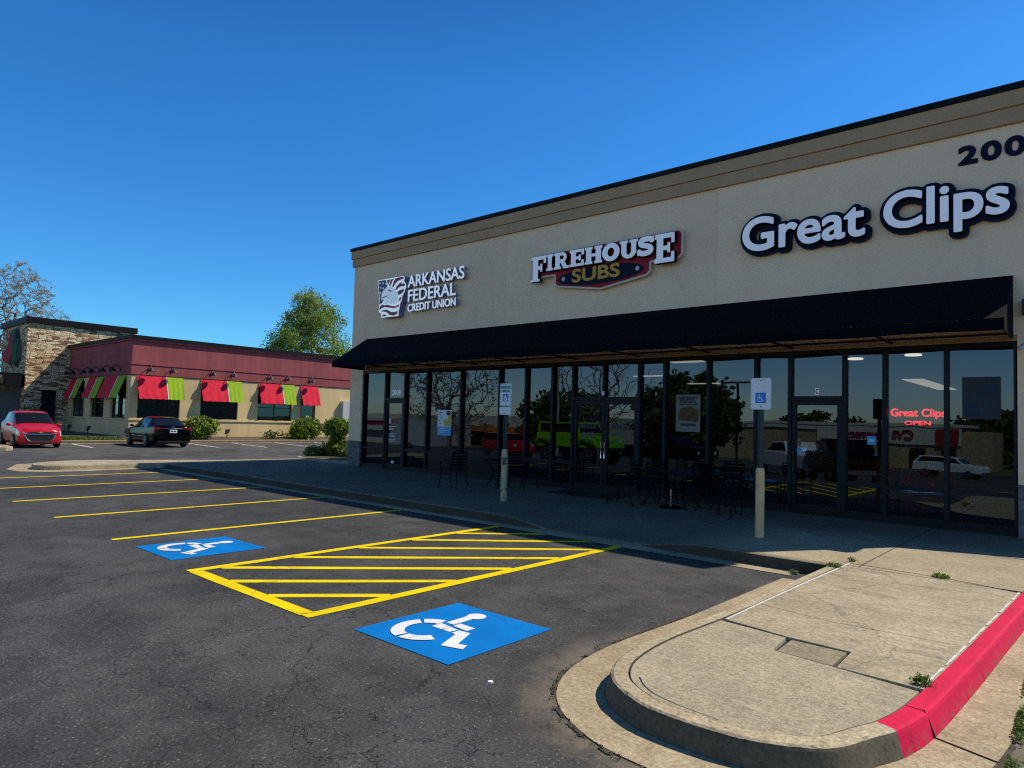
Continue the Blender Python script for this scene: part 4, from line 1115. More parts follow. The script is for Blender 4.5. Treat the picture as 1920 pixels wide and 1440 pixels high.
for ch, x0, x1, z0, z1 in (('F',4.495,4.974,5.62,6.285),('I',5.005,5.215,5.862,6.285),('R',5.26,5.728,5.862,6.285),('E',5.771,6.207,5.862,6.285),('H',6.249,6.762,5.862,6.285),('O',6.775,7.268,5.862,6.285),('U',7.294,7.767,5.862,6.285),('S',7.765,8.222,5.862,6.285),('E',8.245,8.739,5.62,6.29)):
    slab_letter(ch, x0, x1, z0, z1, s)
rebase(s, (6.6, GL, 5.2))

s = thing('wall_sign', 'two large white words on rounded navy backing at the right of the wall', 'sign')
for txt, box in (('Great', (10.345, 12.70, 5.59, 6.275)), ('Clips', (13.055, 14.93, 5.41, 6.275))):
    sgm = fit(text_segs(txt, 1.0), *box)
    sdf_mesh(lambda P: sd(sgm, P, .108), box[0]-.2, box[1]+.2, box[2]-.2, box[3]+.2, .018, -.22, GL-.03).build('backing', M['navy'], s)
    ln = sdf_mesh(lambda P: sd(sgm, P, .022), box[0]-.06, box[1]+.06, box[2]-.06, box[3]+.06, .012, -.32, -.305).build('lettering', M['letterwhite'], s)
    sdf_mesh(lambda P: sd(sgm, P, .034), box[0]-.08, box[1]+.08, box[2]-.08, box[3]+.08, .015, -.3045, -.2205).build('letter_return', M['letterreturn'], ln)
rebase(s, (12.6, GL, 5.25))

# ------------------------------------------------------------------ accessible parking sign posts
def rrect(x0, x1, z0, z1, r, n=5):
    out = []
    for cx, cz, a in ((x1-r, z1-r, 0), (x0+r, z1-r, 90), (x0+r, z0+r, 180), (x1-r, z0+r, 270)):
        out += [(cx+r*math.cos(math.radians(a+90*k/n)), cz+r*math.sin(math.radians(a+90*k/n))) for k in range(n+1)]
    return out
def isa_on(parent, x0, z0, sq, y, mat='letterwhite'):
    # upright access symbol
    c = (.45, .36)
    mb = MB()
    pl = [ellipse(.40, .87, .065, .065, 16), R_(.355, .445, .45, .79), R_(.36, .66, .56, .64), R_(.36, .66, .38, .47), [(.60,.47),(.68,.47),(.83,.16),(.75,.12)], [(.75,.12),(.90,.19),(.87,.25),(.73,.19)], arc_poly(c, .29, .22, 120, 345, 18)]
    for k, p in enumerate(pl):
        mb.prism([(x0+sq*u, z0+sq*v) for u, v in p], 'y', y-.002-.0004*k, y)
    return mb.build('access_symbol', M[mat], parent)
def turn_sign(o, piv, ang):
    pass
s = thing('parking_sign', 'reserved parking sign with a blank lower plate on a flaking white bollard', 'sign')
bx, by = 6.471, -3.441
MB().lathe([(.071, .15), (.071, 1.20), (.056, 1.245), (.0, 1.255)], 24, c=(bx, by, 0)).build('bollard', M['post'], s, smooth=False)
lean = .012
MB().box(bx-.045, bx-.030, by-.012, by+.02, 1.2, 2.64).box(bx-.030, bx+.030, by+.004, by+.012, 1.2, 2.64).box(bx+.030, bx+.045, by-.012, by+.02, 1.2, 2.64).build('post', M['greenpost'], s)
pl = MB().prism(rrect(bx-.165, bx+.165, 2.165, 2.655, .035), 'y', by-.026, by-.020).build('sign_panel', M['signwhite'], s)
ed = rrect(bx-.153, bx+.153, 2.177, 2.643, .03); ei = rrect(bx-.146, bx+.146, 2.184, 2.636, .026)
mb = MB()
for k in range(len(ed)):
    j = (k+1) % len(ed); mb.poly([(ed[k][0], by-.0268, ed[k][1]), (ed[j][0], by-.0268, ed[j][1]), (ei[j][0], by-.0268, ei[j][1]), (ei[k][0], by-.0268, ei[k][1])])
mb.build('border', M['signgreen'], pl)
text_obj('RESERVED', (bx-.135, bx+.135, 2.545, 2.60), by-.0285, .0015, M['signgreen'], pl, 'lettering', .004, .005)
text_obj('PARKING', (bx-.12, bx+.12, 2.465, 2.52), by-.0285, .0015, M['signgreen'], pl, 'lettering', .004, .005)
q = MB().prism(rrect(bx-.08, bx+.08, 2.27, 2.43, .012), 'y', by-.0285, by-.0265).build('blue_square', M['signblue'], pl)
isa_on(q, bx-.07, 2.275, .15, by-.029)
p2 = MB().prism(rrect(bx-.170, bx+.160, 1.985, 2.15, .035), 'y', by-.026, by-.020).build('lower_plate', M['signwhite'], s)
for z, par in ((2.625, pl), (2.20, pl), (2.125, p2), (2.01, p2)): MB().lathe([(0, -.006), (.008, -.004), (.008, 0)], 8, 'y', (bx, by-.0272, z)).build('bolt', M['black'], par)
rebase(s, (bx, by, .15))
s = thing('parking_sign', 'faded access sign on a clean cream bollard left of the door marked C', 'sign')
bx, by = 12.058, -3.655
MB().lathe([(.068, .15), (.068, 1.17), (.052, 1.225), (.0, 1.23)], 24, c=(bx, by, 0)).build('bollard', M['post2'], s)
MB().box(bx-.042, bx-.028, by-.012, by+.02, 1.2, 2.6).box(bx-.028, bx+.028, by+.004, by+.012, 1.2, 2.6).box(bx+.028, bx+.042, by-.012, by+.02, 1.2, 2.6).build('post', M['greenpost'], s)
pl = MB().prism(rrect(bx-.152, bx+.168, 2.14, 2.635, .035), 'y', by-.026, by-.020).build('sign_panel', M['signwhite'], s)
q = MB().prism(rrect(bx-.078, bx+.088, 2.24, 2.405, .004), 'y', by-.0285, by-.0265).build('blue_square', M['signblue'], pl)
isa_on(q, bx-.068, 2.25, .14, by-.029, 'eagle')
for z in (2.60, 2.18): MB().lathe([(0, -.006), (.009, -.004), (.009, 0)], 8, 'y', (bx+.006, by-.0265, z)).build('bolt', M['black'], pl)
rebase(s, (bx, by, .15))

# ------------------------------------------------------------------ patio furniture
def make_chair():
    t = thing('patio_chair', 'black metal patio chair', 'chair', 'black metal patio chairs by the windows')
    seat = MB()
    for k in range(9): seat.box(-.21+.0525*k-.018, -.21+.0525*k+.018, -.21, .21, .435, .445)
    seat.tube([(-.23,-.22,.44),(.23,-.22,.44),(.23,.22,.44),(-.23,.22,.44),(-.23,-.22,.44)], .012, 6)
    seat.build('seat', M['blackmetal'], t)
    b = MB()
    b.tube([(-.225,.215,.44),(-.235,.25,.66),(-.22,.29,.86),(-.1,.305,.92),(.1,.305,.92),(.22,.29,.86),(.235,.25,.66),(.225,.215,.44)], .013, 6)
    for k in range(5):
        z = .55+.075*k; y = .222+.075*(z-.44)/.42
        b.box(-.225, .225, y-.002, y+.004, z-.022, z+.022)
    b.build('backrest', M['blackmetal'], t)
    for sx in (-1, 1):
        MB().tube([(sx*.23,-.20,.44),(sx*.245,-.22,.2),(sx*.27,-.26,.012)], .012, 6).cyl((sx*.27,-.26,0), .018, .014, 8).build('leg', M['blackmetal'], t)
        MB().tube([(sx*.225,.215,.44),(sx*.235,.25,.2),(sx*.26,.33,.012)], .012, 6).cyl((sx*.26,.33,0), .018, .014, 8).build('leg', M['blackmetal'], t)
        MB().tube([(sx*.235,.25,.66),(sx*.27,.1,.67),(sx*.275,-.16,.655),(sx*.26,-.215,.60),(sx*.235,-.21,.44)], .012, 6).build('armrest', M['blackmetal'], t)
    return t
ch0 = make_chair()
CH = [((3.55,-2.15), -PI/2-.2, 'black metal patio chair leftmost on the pavement, below the panes with the bank poster'),
      ((5.15,-1.25), PI/2, 'black metal patio chair just right of the reserved parking bollard'),
      ((8.38,-1.75), -PI/2+.15, 'black metal patio chair facing the long table from its left end'),
      ((8.75,-.80), PI+.1, 'black metal patio chair behind the long table against the window, left one'),
      ((9.75,-.55), PI-.2, 'black metal patio chair behind the long table against the window, right one'),
      ((10.3,-1.35), PI/2-.2, 'black metal patio chair turned to the long table from its right end'),
      ((10.85,-1.65), .9, 'black metal patio chair nearest the clean cream bollard, set askew')]
for i, ((x, y), rz, lab) in enumerate(CH):
    o = ch0 if i == 0 else copy_tree(ch0)
    o.location = (x, y, .15); o.rotation_euler.z = rz; o['label'] = lab
t = thing('patio_table', 'round black metal patio table behind the flaking bollard', 'table', loc=(4.42,-1.40,.15))
MB().lathe([(0,.715),(.40,.715),(.42,.705),(.42,.69),(.40,.69)], 32).build('tabletop', M['blackmetal'], t)
for k in range(4):
    a = PI/4+k*PI/2; c, s_ = math.cos(a), math.sin(a)
    MB().tube([(.30*c,.30*s_,.70),(.12*c,.12*s_,.45),(.12*c,.12*s_,.3),(.30*c,.30*s_,.01)], .014, 6).build('leg', M['blackmetal'], t)
t = thing('patio_table', 'long black metal patio table in front of the pizza poster', 'table', loc=(9.30,-1.35,.15))
MB().box(-.66,.66,-.38,.38,.70,.725).build('tabletop', M['blackmetal'], t, bevel=.008)
for sx in (-1, 1):
    for sy in (-1, 1):
        MB().tube([(sx*.5,sy*.30,.70),(sx*.40,sy*.24,.45),(sx*.38,sy*.22,.22),(sx*.46,sy*.30,.06),(sx*.52,sy*.33,.012)], .016, 6).build('leg', M['blackmetal'], t)
ub = thing('umbrella_base', 'chrome umbrella tube on a black disc under the long table', 'umbrella base', loc=(9.36,-1.48,.15))
MB().lathe([(0,.05),(.20,.045),(.25,.02),(.25,0)], 24).build('base_disc', M['blackmetal'], ub)
MB().cyl((0,0,.04), .022, .34, 14).build('tube', M['chrome'], ub)

# ------------------------------------------------------------------ restaurant across the lot
XR, YR, XT, YT = -25.29, .055, -36.47, -2.416
RB = .30
R = thing('restaurant_building', 'tan and dark red restaurant with stacked stone tower and red green cloth awnings', 'building')
def wall_holes(mb, ax, c0, c1, u0, u1, z0, z1, holes):
    """wall slab between planes c0,c1 normal to ax with rectangular holes (u0,u1,z0,z1)"""
    us = sorted(set([u0, u1]+[h[0] for h in holes]+[h[1] for h in holes])); zs = sorted(set([z0, z1]+[h[2] for h in holes]+[h[3] for h in holes]))
    for a, b in zip(us[:-1], us[1:]):
        run = None
        for c, d in zip(zs[:-1], zs[1:]):
            um, zm = (a+b)/2, (c+d)/2
            hole = any(h[0] < um < h[1] and h[2] < zm < h[3] for h in holes)
            if not hole: run = (run[0], d) if run else (c, d)
            if hole or d == zs[-1]:
                if run:
                    if ax == 'x': mb.box(c0, c1, a, b, run[0], run[1])
                    else: mb.box(a, b, c0, c1, run[0], run[1])
                run = None
AW = [(.46, 2.80), (4.02, 6.37), (7.70, 10.16)]
AH = [(a, b, 1.46, 3.70) for a, b in AW]+[(10.80, 11.96, .35, 3.0)]
BW = [(-35.65, -33.20), (-31.93, -29.52), (-28.36, -25.98)]
BH = [(a, b, 1.40, 3.70) for a, b in BW]
mb = MB()
wall_holes(mb, 'x', XR-.3, XR, YR, 22, RB, 3.93, AH)
wall_holes(mb, 'y', YR, YR+.3, XT-.2, XR-.3, RB, 3.93, BH)
mb.build('wall', M['tan'], R)
MB().box(XR-.28, XR+.03, YR-.03, 22, 3.93, 4.50).box(XT-.2, XR-.28, YR-.03, YR+.27, 3.93, 4.50).build('red_band', M['redstucco'], R)
MB().box(XR-.26, XR+.07, YR-.07, 22, 4.50, 4.60).box(XT-.2, XR-.26, YR-.07, YR+.25, 4.50, 4.60).build('band_moulding', M['redstucco'], R)
MB().box(XR-.28, XR+.01, YR-.01, 22, 4.60, 5.86).box(XT-.2, XR-.28, YR-.01, YR+.27, 4.60, 5.86).build('red_band', M['redstucco'], R)
MB().box(XR-.3, XR+.12, YR-.12, 22.2, 5.86, 5.96).box(XT-.2, XR-.3, YR-.12, YR+.3, 5.86, 5.96).build('cornice', M['redstucco'], R)
MB().box(XR-.3, XR+.17, YR-.17, 22.3, 5.96, 6.16).box(XT-.2, XR-.3, YR-.17, YR+.3, 5.96, 6.16).build('coping', M['cap'], R)
MB().box(XT+.2, XR-.35, YR+.4, 21.8, 5.6, 5.7).build('roof', M['cap'], R)
MB().box(XR, XR+.06, YR-.06, 10.78, 1.33, 1.42).box(XR, XR+.06, 11.98, 22, 1.33, 1.42).box(XT, XR, YR-.06, YR, 1.30, 1.39).build('sill_course', M['tan'], R)
MB().box(XR, XR+.04, YR-.04, 22, 3.89, 3.93).box(XT, XR, YR-.04, YR, 3.89, 3.93).build('trim_line', M['cap'], R)
for a, b in AW:
    f = MB()
    x0, x1 = XR-.20, XR-.12
    f.box(x0, x1, a, a+.06, 1.46, 3.7).box(x0, x1, b-.06, b, 1.46, 3.7).box(x0, x1, a+.06, b-.06, 1.46, 1.53).box(x0, x1, a+.06, b-.06, 3.63, 3.7).box(x0, x1, (a+b)/2-.025, (a+b)/2+.025, 1.53, 3.63).box(x0+.004, x1-.004, a+.06, b-.06, 2.28, 2.32)
    t = f.build('window', M['alu'], R)
    MB().poly([(XR-.15, a+.05, 1.5), (XR-.15, b-.05, 1.5), (XR-.15, b-.05, 3.66), (XR-.15, a+.05, 3.66)]).build('pane', M['darkglass'], t)
for a, b in BW:
    f = MB()
    y0, y1 = YR+.12, YR+.20
    f.box(a, a+.06, y0, y1, 1.4, 3.7).box(b-.06, b, y0, y1, 1.4, 3.7).box(a+.06, b-.06, y0, y1, 1.4, 1.47).box(a+.06, b-.06, y0, y1, 3.63, 3.7).box((a+b)/2-.025, (a+b)/2+.025, y0, y1, 1.47, 3.63).box(a+.06, b-.06, y0+.004, y1-.004, 2.28, 2.32)
    t = f.build('window', M['alu'], R)
    MB().poly([(a+.05, YR+.15, 1.44), (b-.05, YR+.15, 1.44), (b-.05, YR+.15, 3.66), (a+.05, YR+.15, 3.66)]).build('pane', M['darkglass'], t)
f = MB().box(XR-.16, XR-.08, 10.80, 10.92, .35, 3.0).box(XR-.16, XR-.08, 11.84, 11.96, .35, 3.0).box(XR-.16, XR-.08, 10.92, 11.84, 2.85, 3.0).box(XR-.15, XR-.09, 10.92, 11.84, .35, 1.1).build('door', M['redstucco'], R)
MB().poly([(XR-.12, 10.9, 1.05), (XR-.12, 11.86, 1.05), (XR-.12, 11.86, 2.9), (XR-.12, 10.9, 2.9)]).build('pane', M['darkglass'], f)
MB().box(XR-.085, XR-.08, 11.25, 11.5, 1.55, 1.85).build('door_notice', M['postwhite'], f)
MB().box(XR-8, XR-7.9, YR+.4, 21, .3, 3.9).box(XT+.3, XR-.4, 7.9, 8.0, .3, 3.9).build('inner_wall', M['interior'], R)
def cloth(name, face, u0, u1, mat, parent=R):
    mb = MB(); nu, nv = 12, 8
    def pt(i, j):
        u = u0+(u1-u0)*i/nu; t = j/nv
        d = .03+.46*t+.025*math.sin(i*1.7+u0*3)*t; z = 3.88-1.32*t-.02*math.sin(i*2.3+u0)*t
        d += .02*math.sin(j*1.3+i*.7)*t
        return (XR+d, u, z) if face == 'A' else (u, YR-d, z)
    for i in range(nu):
        for j in range(nv): mb.poly([pt(i, j), pt(i+1, j), pt(i+1, j+1), pt(i, j+1)])
    return mb.build(name, M[mat], parent, smooth=True)
for (a, m_, b) in ((.36, 1.92, 2.88), (3.95, 5.55, 6.52), (7.70, 9.30, 10.25)):
    cloth('awning', 'A', a, m_-.01, 'redcloth'); cloth('awning', 'A', m_+.07, b, 'greencloth')
    MB().tube([(XR+.03, m_+.03, 3.86), (XR+.48, m_+.03, 2.57)], .035, 6).build('awning_rib', M['whitecloth'], R)
cloth('awning', 'A', 10.72, 12.08, 'redcloth')
for (a, m_, b) in ((-35.85, -34.45, -33.4), (-32.2, -30.7, -29.6), (-29.35, -27.2, -25.95)):
    cloth('awning', 'B', a, m_-.01, 'redcloth'); cloth('awning', 'B', m_+.07, b, 'greencloth')
    MB().tube([(m_+.03, YR-.03, 3.86), (m_+.03, YR-.48, 2.57)], .035, 6).build('awning_rib', M['whitecloth'], R)
def lamp(face, u):
    def q(d, z): return (XR+.03+d, u, z) if face == 'A' else (u, YR-.03-d, z)
    l = MB().tube([q(0, 4.22), q(.06, 4.38), q(.20, 4.50), q(.34, 4.46), q(.41, 4.34)], .022, 6).tube([q(0, 4.14), q(.03, 4.22), q(.0, 4.32)], .05, 8).build('wall_lamp', M['black'], R)
    c = q(.44, 4.22)
    MB().lathe([(.05, .12), (.07, .10), (.20, -.06), (.21, -.09), (.19, -.09), (.05, .06)], 18, c=c).build('lamp_shade', M['black'], l)
for y in (.95, 2.2, 4.55, 5.85, 8.3, 9.6, 11.4): lamp('A', y)
for x in (-35.4, -34.1, -32.0, -30.5, -28.5, -26.9): lamp('B', x)
eb = MB().box(XR, XR+.35, 14.0, 14.9, 1.15, 2.95).build('electrical_cabinet', M['sillwhite'], R)
# stone tower
T = MB()
wall_holes(T, 'x', XT-.4, XT, YT, 4.0, RB, 7.40, [(-1.48, -.61, .35, 3.07)])
T.box(-43.0, XT-.4, YT, YT+.4, RB, 7.40).box(-43.0, -42.6, YT+.4, 4.0, RB, 7.40).box(-42.6, XT-.4, 3.6, 4.0, RB, 7.4)
T.build('stone_tower', M['stone'], R)
MB().box(-43.15, XT+.15, YT-.15, 4.12, 7.40, 7.80).build('coping', M['cap'], R)
MB().box(XT-.25, XT-.15, -1.48, -.61, .35, 3.07).build('door', M['alu'], R)
MB().box(XT-.0, XT+.06, -1.58, -.51, 3.07, 3.27).build('lintel', M['tan'], R)
MB().box(-46, XT-.7, YT-1.6, YT-.01, 3.40, 3.98).build('canopy_fascia', M['cornice'], R)
MB().box(-46.05, XT-.65, YT-1.65, YT-.01, 3.98, 4.10).box(XT-.9, XT-.1, YT-1.0, YT-.02, 3.2, 4.0).build('canopy_cap', M['cap'], R)
mb = MB()
for x in (-45.8, -43.4, -41.2, -39.2, -37.4): mb.box(x-.12, x+.12, YT-1.5, YT-1.26, RB, 3.40)
mb.build('canopy_post', M['cap'], R)
MB().box(-44, XT-.9, YT-.06, YT-.005, .35, 3.2).build('entrance_glass', M['interior'], R)
rebase(R, (XR, YR, RB))
# pepper sign on the tower
P_ = thing('wall_sign', 'red chili pepper sign with a dark green stem on the stone tower', 'sign')
pep = [(u, v) for u, v in [tuple(p) for p in cat([(-41.9,5.75),(-41.0,5.80),(-40.3,6.2),(-39.8,6.95),(-39.2,6.3),(-39.1,5.5),(-39.7,4.98),(-40.6,4.85),(-41.5,5.15),(-41.9,5.75)], 5)]]
def sdp(pts, R0, name, mat, y0, y1, par):
    sgx = loop_segs(pts); a = np.array(pts)
    return sdf_mesh(lambda P: sd(sgx, P, R0), a[:,0].min()-.4, a[:,0].max()+.4, a[:,1].min()-.4, a[:,1].max()+.4, .06, y0, y1).build(name, M[mat], par)
grn = [(-39.2,6.95),(-38.7,7.0),(-38.65,6.2),(-38.15,6.3),(-37.8,5.8),(-37.95,5.1),(-38.4,4.75),(-38.95,4.85),(-38.85,5.4),(-39.05,5.9),(-38.8,6.2),(-39.15,6.5)]
sdp(grn, .16, 'green_backing', 'peppergrey', YT-.22, YT, P_)
sdp(pep, .05, 'pepper_backing', 'black', YT-.2, YT, P_)
sdp(pep, -.03, 'pepper', 'pepperred', YT-.24, YT-.205, P_)
sdp(grn, .05, 'green_stem', 'peppergreen', YT-.27, YT-.225, P_)
MB().tube([(-38.42, YT-.28, 6.2), (-38.42, YT-.28, 6.95)], .10, 8).build('white_stroke', M['peppergrey'], P_)
rebase(P_, (-39.3, YT, 4.8))
# planting strip and kerb in front of the restaurant
bed = grid([-45, -36.6, -30, XR-.02, -24.3, -23.62], [-9.5, -6, -3, -1.5, 0, 4, 8, 14, 30], lambda x, y: .22+.18*max(0, min(1, (-23.62-x)/1.6))).build('planting_bed', M['mulch'], kind='structure')
kk = MB(); pr = [(-23.62,.23),(-23.60,.25),(-23.47,.25),(-23.44,.23),(-23.42,.1)]
for (x0, z0), (x1, z1) in zip(pr[:-1], pr[1:]): kk.poly([(x0,-9.5,z0),(x0,30,z0),(x1,30,z1),(x1,-9.5,z1)])
kk.build('restaurant_kerb', M['kerb'], kind='structure')
MB().poly([(-23.43,-9.5,.106),(-23.0,-9.5,.106),(-23.0,30,.106),(-23.43,30,.106)]).build('restaurant_gutter', M['gutter'], kind='structure')
isl = [(-21.4,-8.5),(-18.2,-8.4),(-17.4,-7.9),(-17.2,-7.2),(-17.6,-6.9),(-19,-6.85),(-23.4,-7.0),(-23.4,-9.5),(-21.5,-9.5)]
MB().prism(isl, 'z', .05, .25).build('lot_island', M['island'], kind='structure', bevel=.02)

# ------------------------------------------------------------------ cars
def make_body(stations, nu=6, nv=4, ten=.24):
    """stations: half rings of 8 (x,y,z) from bottom centre to top centre; returns sampler"""
    S = np.array(stations, float)
    def cr(a, b, c, d, t):
        m0 = ten*(c-a); m1 = ten*(d-b)
        return (2*t**3-3*t**2+1)*b+(t**3-2*t**2+t)*m0+(-2*t**3+3*t**2)*c+(t**3-t**2)*m1
    n, k = S.shape[:2]
    def idx(A, i): return A[max(0, min(len(A)-1, i))]
    U = []
    for i in range(n-1):
        for q in range(nu if i < n-2 else nu+1):
            t = q/nu; U.append(cr(idx(S, i-1), S[i], S[i+1], idx(S, i+2), t))
    U = np.array(U)
    V = []
    for j in range(k-1):
        for q in range(nv if j < k-2 else nv+1):
            t = q/nv; f = lambda a: U[:, max(0, min(k-1, a))]
            V.append(cr(f(j-1), f(j), f(j+1), f(j+2), t))
    G = np.stack(V, 1)
    G[:, 0, 1] = 0; G[:, -1, 1] = 0
    G[:, :, 1] = np.maximum(G[:, :, 1], 0)
    return G
def body_parts(G, regions, nu, nv, paint, root, dark=None):
    """regions: name -> list of (u0,u1,v0,v1) in station/ring units. faces in a region form their own part."""
    nU, nV = G.shape[:2]
    vs = [tuple(p) for p in G.reshape(-1, 3)]+[(p[0], -p[1], p[2]) for p in G.reshape(-1, 3)]
    off = nU*nV
    groups = {'body': []}
    for i in range(nU-1):
        for j in range(nV-1):
            uc, vc = (i+.5)/nu, (j+.5)/nv
            key = 'body'
            for nm, rs in regions.items():
                if any(a < uc < b and c < vc < d for a, b, c, d in rs): key = nm; break
            a, b, c, d = i*nV+j, (i+1)*nV+j, (i+1)*nV+j+1, i*nV+j+1
            groups.setdefault(key, []).append(((a, b, c, d), 'L'))
            groups[key].append(((a+off, d+off, c+off, b+off), 'R'))
    first = [k for k in range(nV)]; last = [(nU-1)*nV+k for k in range(nV)]
    groups['body'] += [(tuple(first+[k+off for k in reversed(first)]), 'C'), (tuple(list(reversed(last))+[k+off for k in last]), 'C')]
    out = {}
    for nm, fl in groups.items():
        for side in (('L', 'R') if nm.startswith('side') or nm in ('headlight', 'taillight') else (None,)):
            ff = [f for f, s_ in fl if side is None or s_ == side]
            if not ff: continue
            used = {}
            mbx = MB()
            for f in ff:
                g = []
                for q in f:
                    if q not in used: used[q] = len(mbx.v); mbx.v.append(vs[q])
                    g.append(used[q])
                mbx.f.append(tuple(g))
            m_ = paint if nm == 'body' else M['lens'] if nm == 'headlight' else M['redlens'] if nm == 'taillight' else M['carglass']
            pn = 'body' if nm == 'body' else nm if nm in ('windscreen', 'rear_window', 'headlight', 'taillight') else 'side_window'
            o = mbx.build(pn, m_, root, smooth=(nm in ('body', 'windscreen', 'rear_window')))
            out[nm] = o
    return out
def wheel(root, x, y, r, w, side, spokes=5):
    t = MB().lathe([(r*.62, -w/2), (r*.92, -w/2), (r, -w*.36), (r, w*.36), (r*.92, w/2), (r*.62, w/2)], 28, 'y', (x, y, r)).build('wheel', M['tyre'], root, smooth=True)
    rim = MB()
    yo = y+side*(w*.5+.010)
    rim.lathe([(r*.66, -.012), (r*.66, .012), (r*.58, .012), (r*.58, -.012)], 24, 'y', (x, yo, r))
    for k in range(spokes):
        a = 2*PI*k/spokes+.3; c, s_ = math.cos(a), math.sin(a)
        p = [(.10, -.07), (.60, -.055), (.60, .055), (.10, .07)]
        rim.prism([(x+r*(u*c-v*s_), r+r*(u*s_+v*c)) for u, v in p], 'y', yo-.01, yo+.015)
    rim.lathe([(0, -.014), (r*.16, -.014), (r*.16, .02), (0, .022)] if side > 0 else [(0, -.022), (r*.16, -.02), (r*.16, .014), (0, .014)], 14, 'y', (x, yo, r))
    rim.build('rim', M['rim'], t)
    MB().lathe([(0, -.01), (r*.6, -.01), (r*.6, .01), (0, .01)], 20, 'y', (x, y+side*w*.2, r)).build('brake_shadow', M['black'], t)
    return t
def arch(root, x, y, r, side):
    pts = ellipse(x, r, r*1.17, r*1.17, 20, 0, PI)
    pts = [(px, max(pz, .2)) for px, pz in [(x+r*1.17, .2)]+pts+[(x-r*1.17, .2)]]
    MB().prism(pts, 'y', y-side*.02, y+side*.012).build('wheel_arch', M['black'], root)
def ring(x, zb, w, zm, zbelt, wr, zr, xr=None, wb=None, xm=None):
    xr = x if xr is None else xr; wb = w*.965 if wb is None else wb
    return [(x, 0, zb), (x, w*.86, zb), (x, w*.985, zb+.14), (x, w, zm), (x, wb, zbelt), (xr, wr, zr-.055), (xr, wr*.72, zr), (xr, 0, zr+.015)]
def mirror_part(root, x, y, z, side, mat):
    MB().ball((x, y+side*.10, z), .06, .10, .065, 12, 8).tube([(x+.02, y-side*.03, z-.04), (x, y+side*.06, z-.02)], .025, 6).build('wing_mirror', mat, root, smooth=True)

def hatchback(paint, label, group=None):
    t = thing('parked_car', label, 'car', group)
    st = [ring(1.81,.22,.69,.46,.66,.56,.73), ring(1.76,.18,.755,.49,.72,.60,.79), ring(1.52,.17,.79,.54,.80,.64,.86), ring(1.20,.17,.80,.58,.85,.67,.92),
          ring(.90,.17,.80,.6,.88,.68,.96), ring(.42,.17,.80,.6,.90,.60,1.46,.10), ring(-.35,.17,.80,.6,.93,.62,1.53,-.45), ring(-1.05,.17,.80,.6,.97,.59,1.49,-1.25),
          ring(-1.55,.17,.79,.6,1.04,.64,1.06,-1.62), ring(-1.74,.22,.75,.6,.95,.60,.98), ring(-1.82,.30,.66,.6,.80,.5,.84)]
    nu, nv = 6, 4
    G = make_body(st, nu, nv)
    body_parts(G, {'windscreen': [(4.15, 4.95, 5.0, 7)], 'side_front': [(4.6, 5.4, 4.12, 4.9)], 'side_rear': [(5.55, 6.6, 4.12, 4.9)], 'rear_window': [(7.15, 7.85, 5.1, 7)], 'headlight': [(0.3, 2.2, 3.3, 4.1)], 'taillight': [(8.1, 9.2, 3.3, 4.4)]}, nu, nv, paint, t)
    for side in (-1, 1):
        for x in (1.16, -1.22):
            arch(t, x, side*.785, .295, side); wheel(t, x, side*.735, .295, .18, side)
        mirror_part(t, .66, side*.80, .96, side, paint)
        MB().box(.30,.42, side*.805-.01, side*.805+.01, .86,.89).build('door_handle', M['black'], t) if False else None
        MB().prism([(side*.52,.32),(side*.67,.36),(side*.70,.46),(side*.58,.46)], 'x', 1.70, 1.80).build('fog_lamp', M['black'], t)
        MB().tube([(1.80, side*.56, .475), (1.785, side*.70, .47), (1.785, side*.67, .36)], .012, 6).build('lamp_trim', M['chrome'], t)
    MB().prism([(-.54,.565),(.54,.565),(.44,.36),(.34,.30),(-.34,.30),(-.44,.36)], 'x', 1.70, 1.822).build('grille', M['black'], t)
    MB().tube([(1.79,-.62,.68),(1.81,-.52,.60),(1.825,-.2,.585),(1.825,.2,.585),(1.81,.52,.60),(1.79,.62,.68)], .022, 8).build('chrome_strip', M['chrome'], t)
    MB().tube([(1.82,-.54,.56),(1.825,-.44,.36),(1.83,-.34,.298),(1.83,.34,.298),(1.825,.44,.36),(1.82,.54,.56)], .012, 6).build('grille_trim', M['chrome'], t)
    MB().prism([(-.46,.625),(.46,.625),(.38,.68),(-.38,.68)], 'x', 1.76, 1.822).build('upper_grille', M['black'], t)
    MB().prism([(-.085,.635),(-.025,.635),(-.025,.62),(.025,.62),(.025,.635),(.085,.635),(.085,.67),(.025,.67),(.025,.685),(-.025,.685),(-.025,.67),(-.085,.67)], 'x', 1.82, 1.84).build('badge', M['bowtie'], t)
    MB().box(1.66,1.79,-.62,.62,.19,.235).build('lower_lip', M['black'], t)
    MB().tube([(.55,-.05,1.24),(.50,0,1.30),(.55,.05,1.24)], .02, 6).build('rear_view_mirror', M['black'], t)
    return t
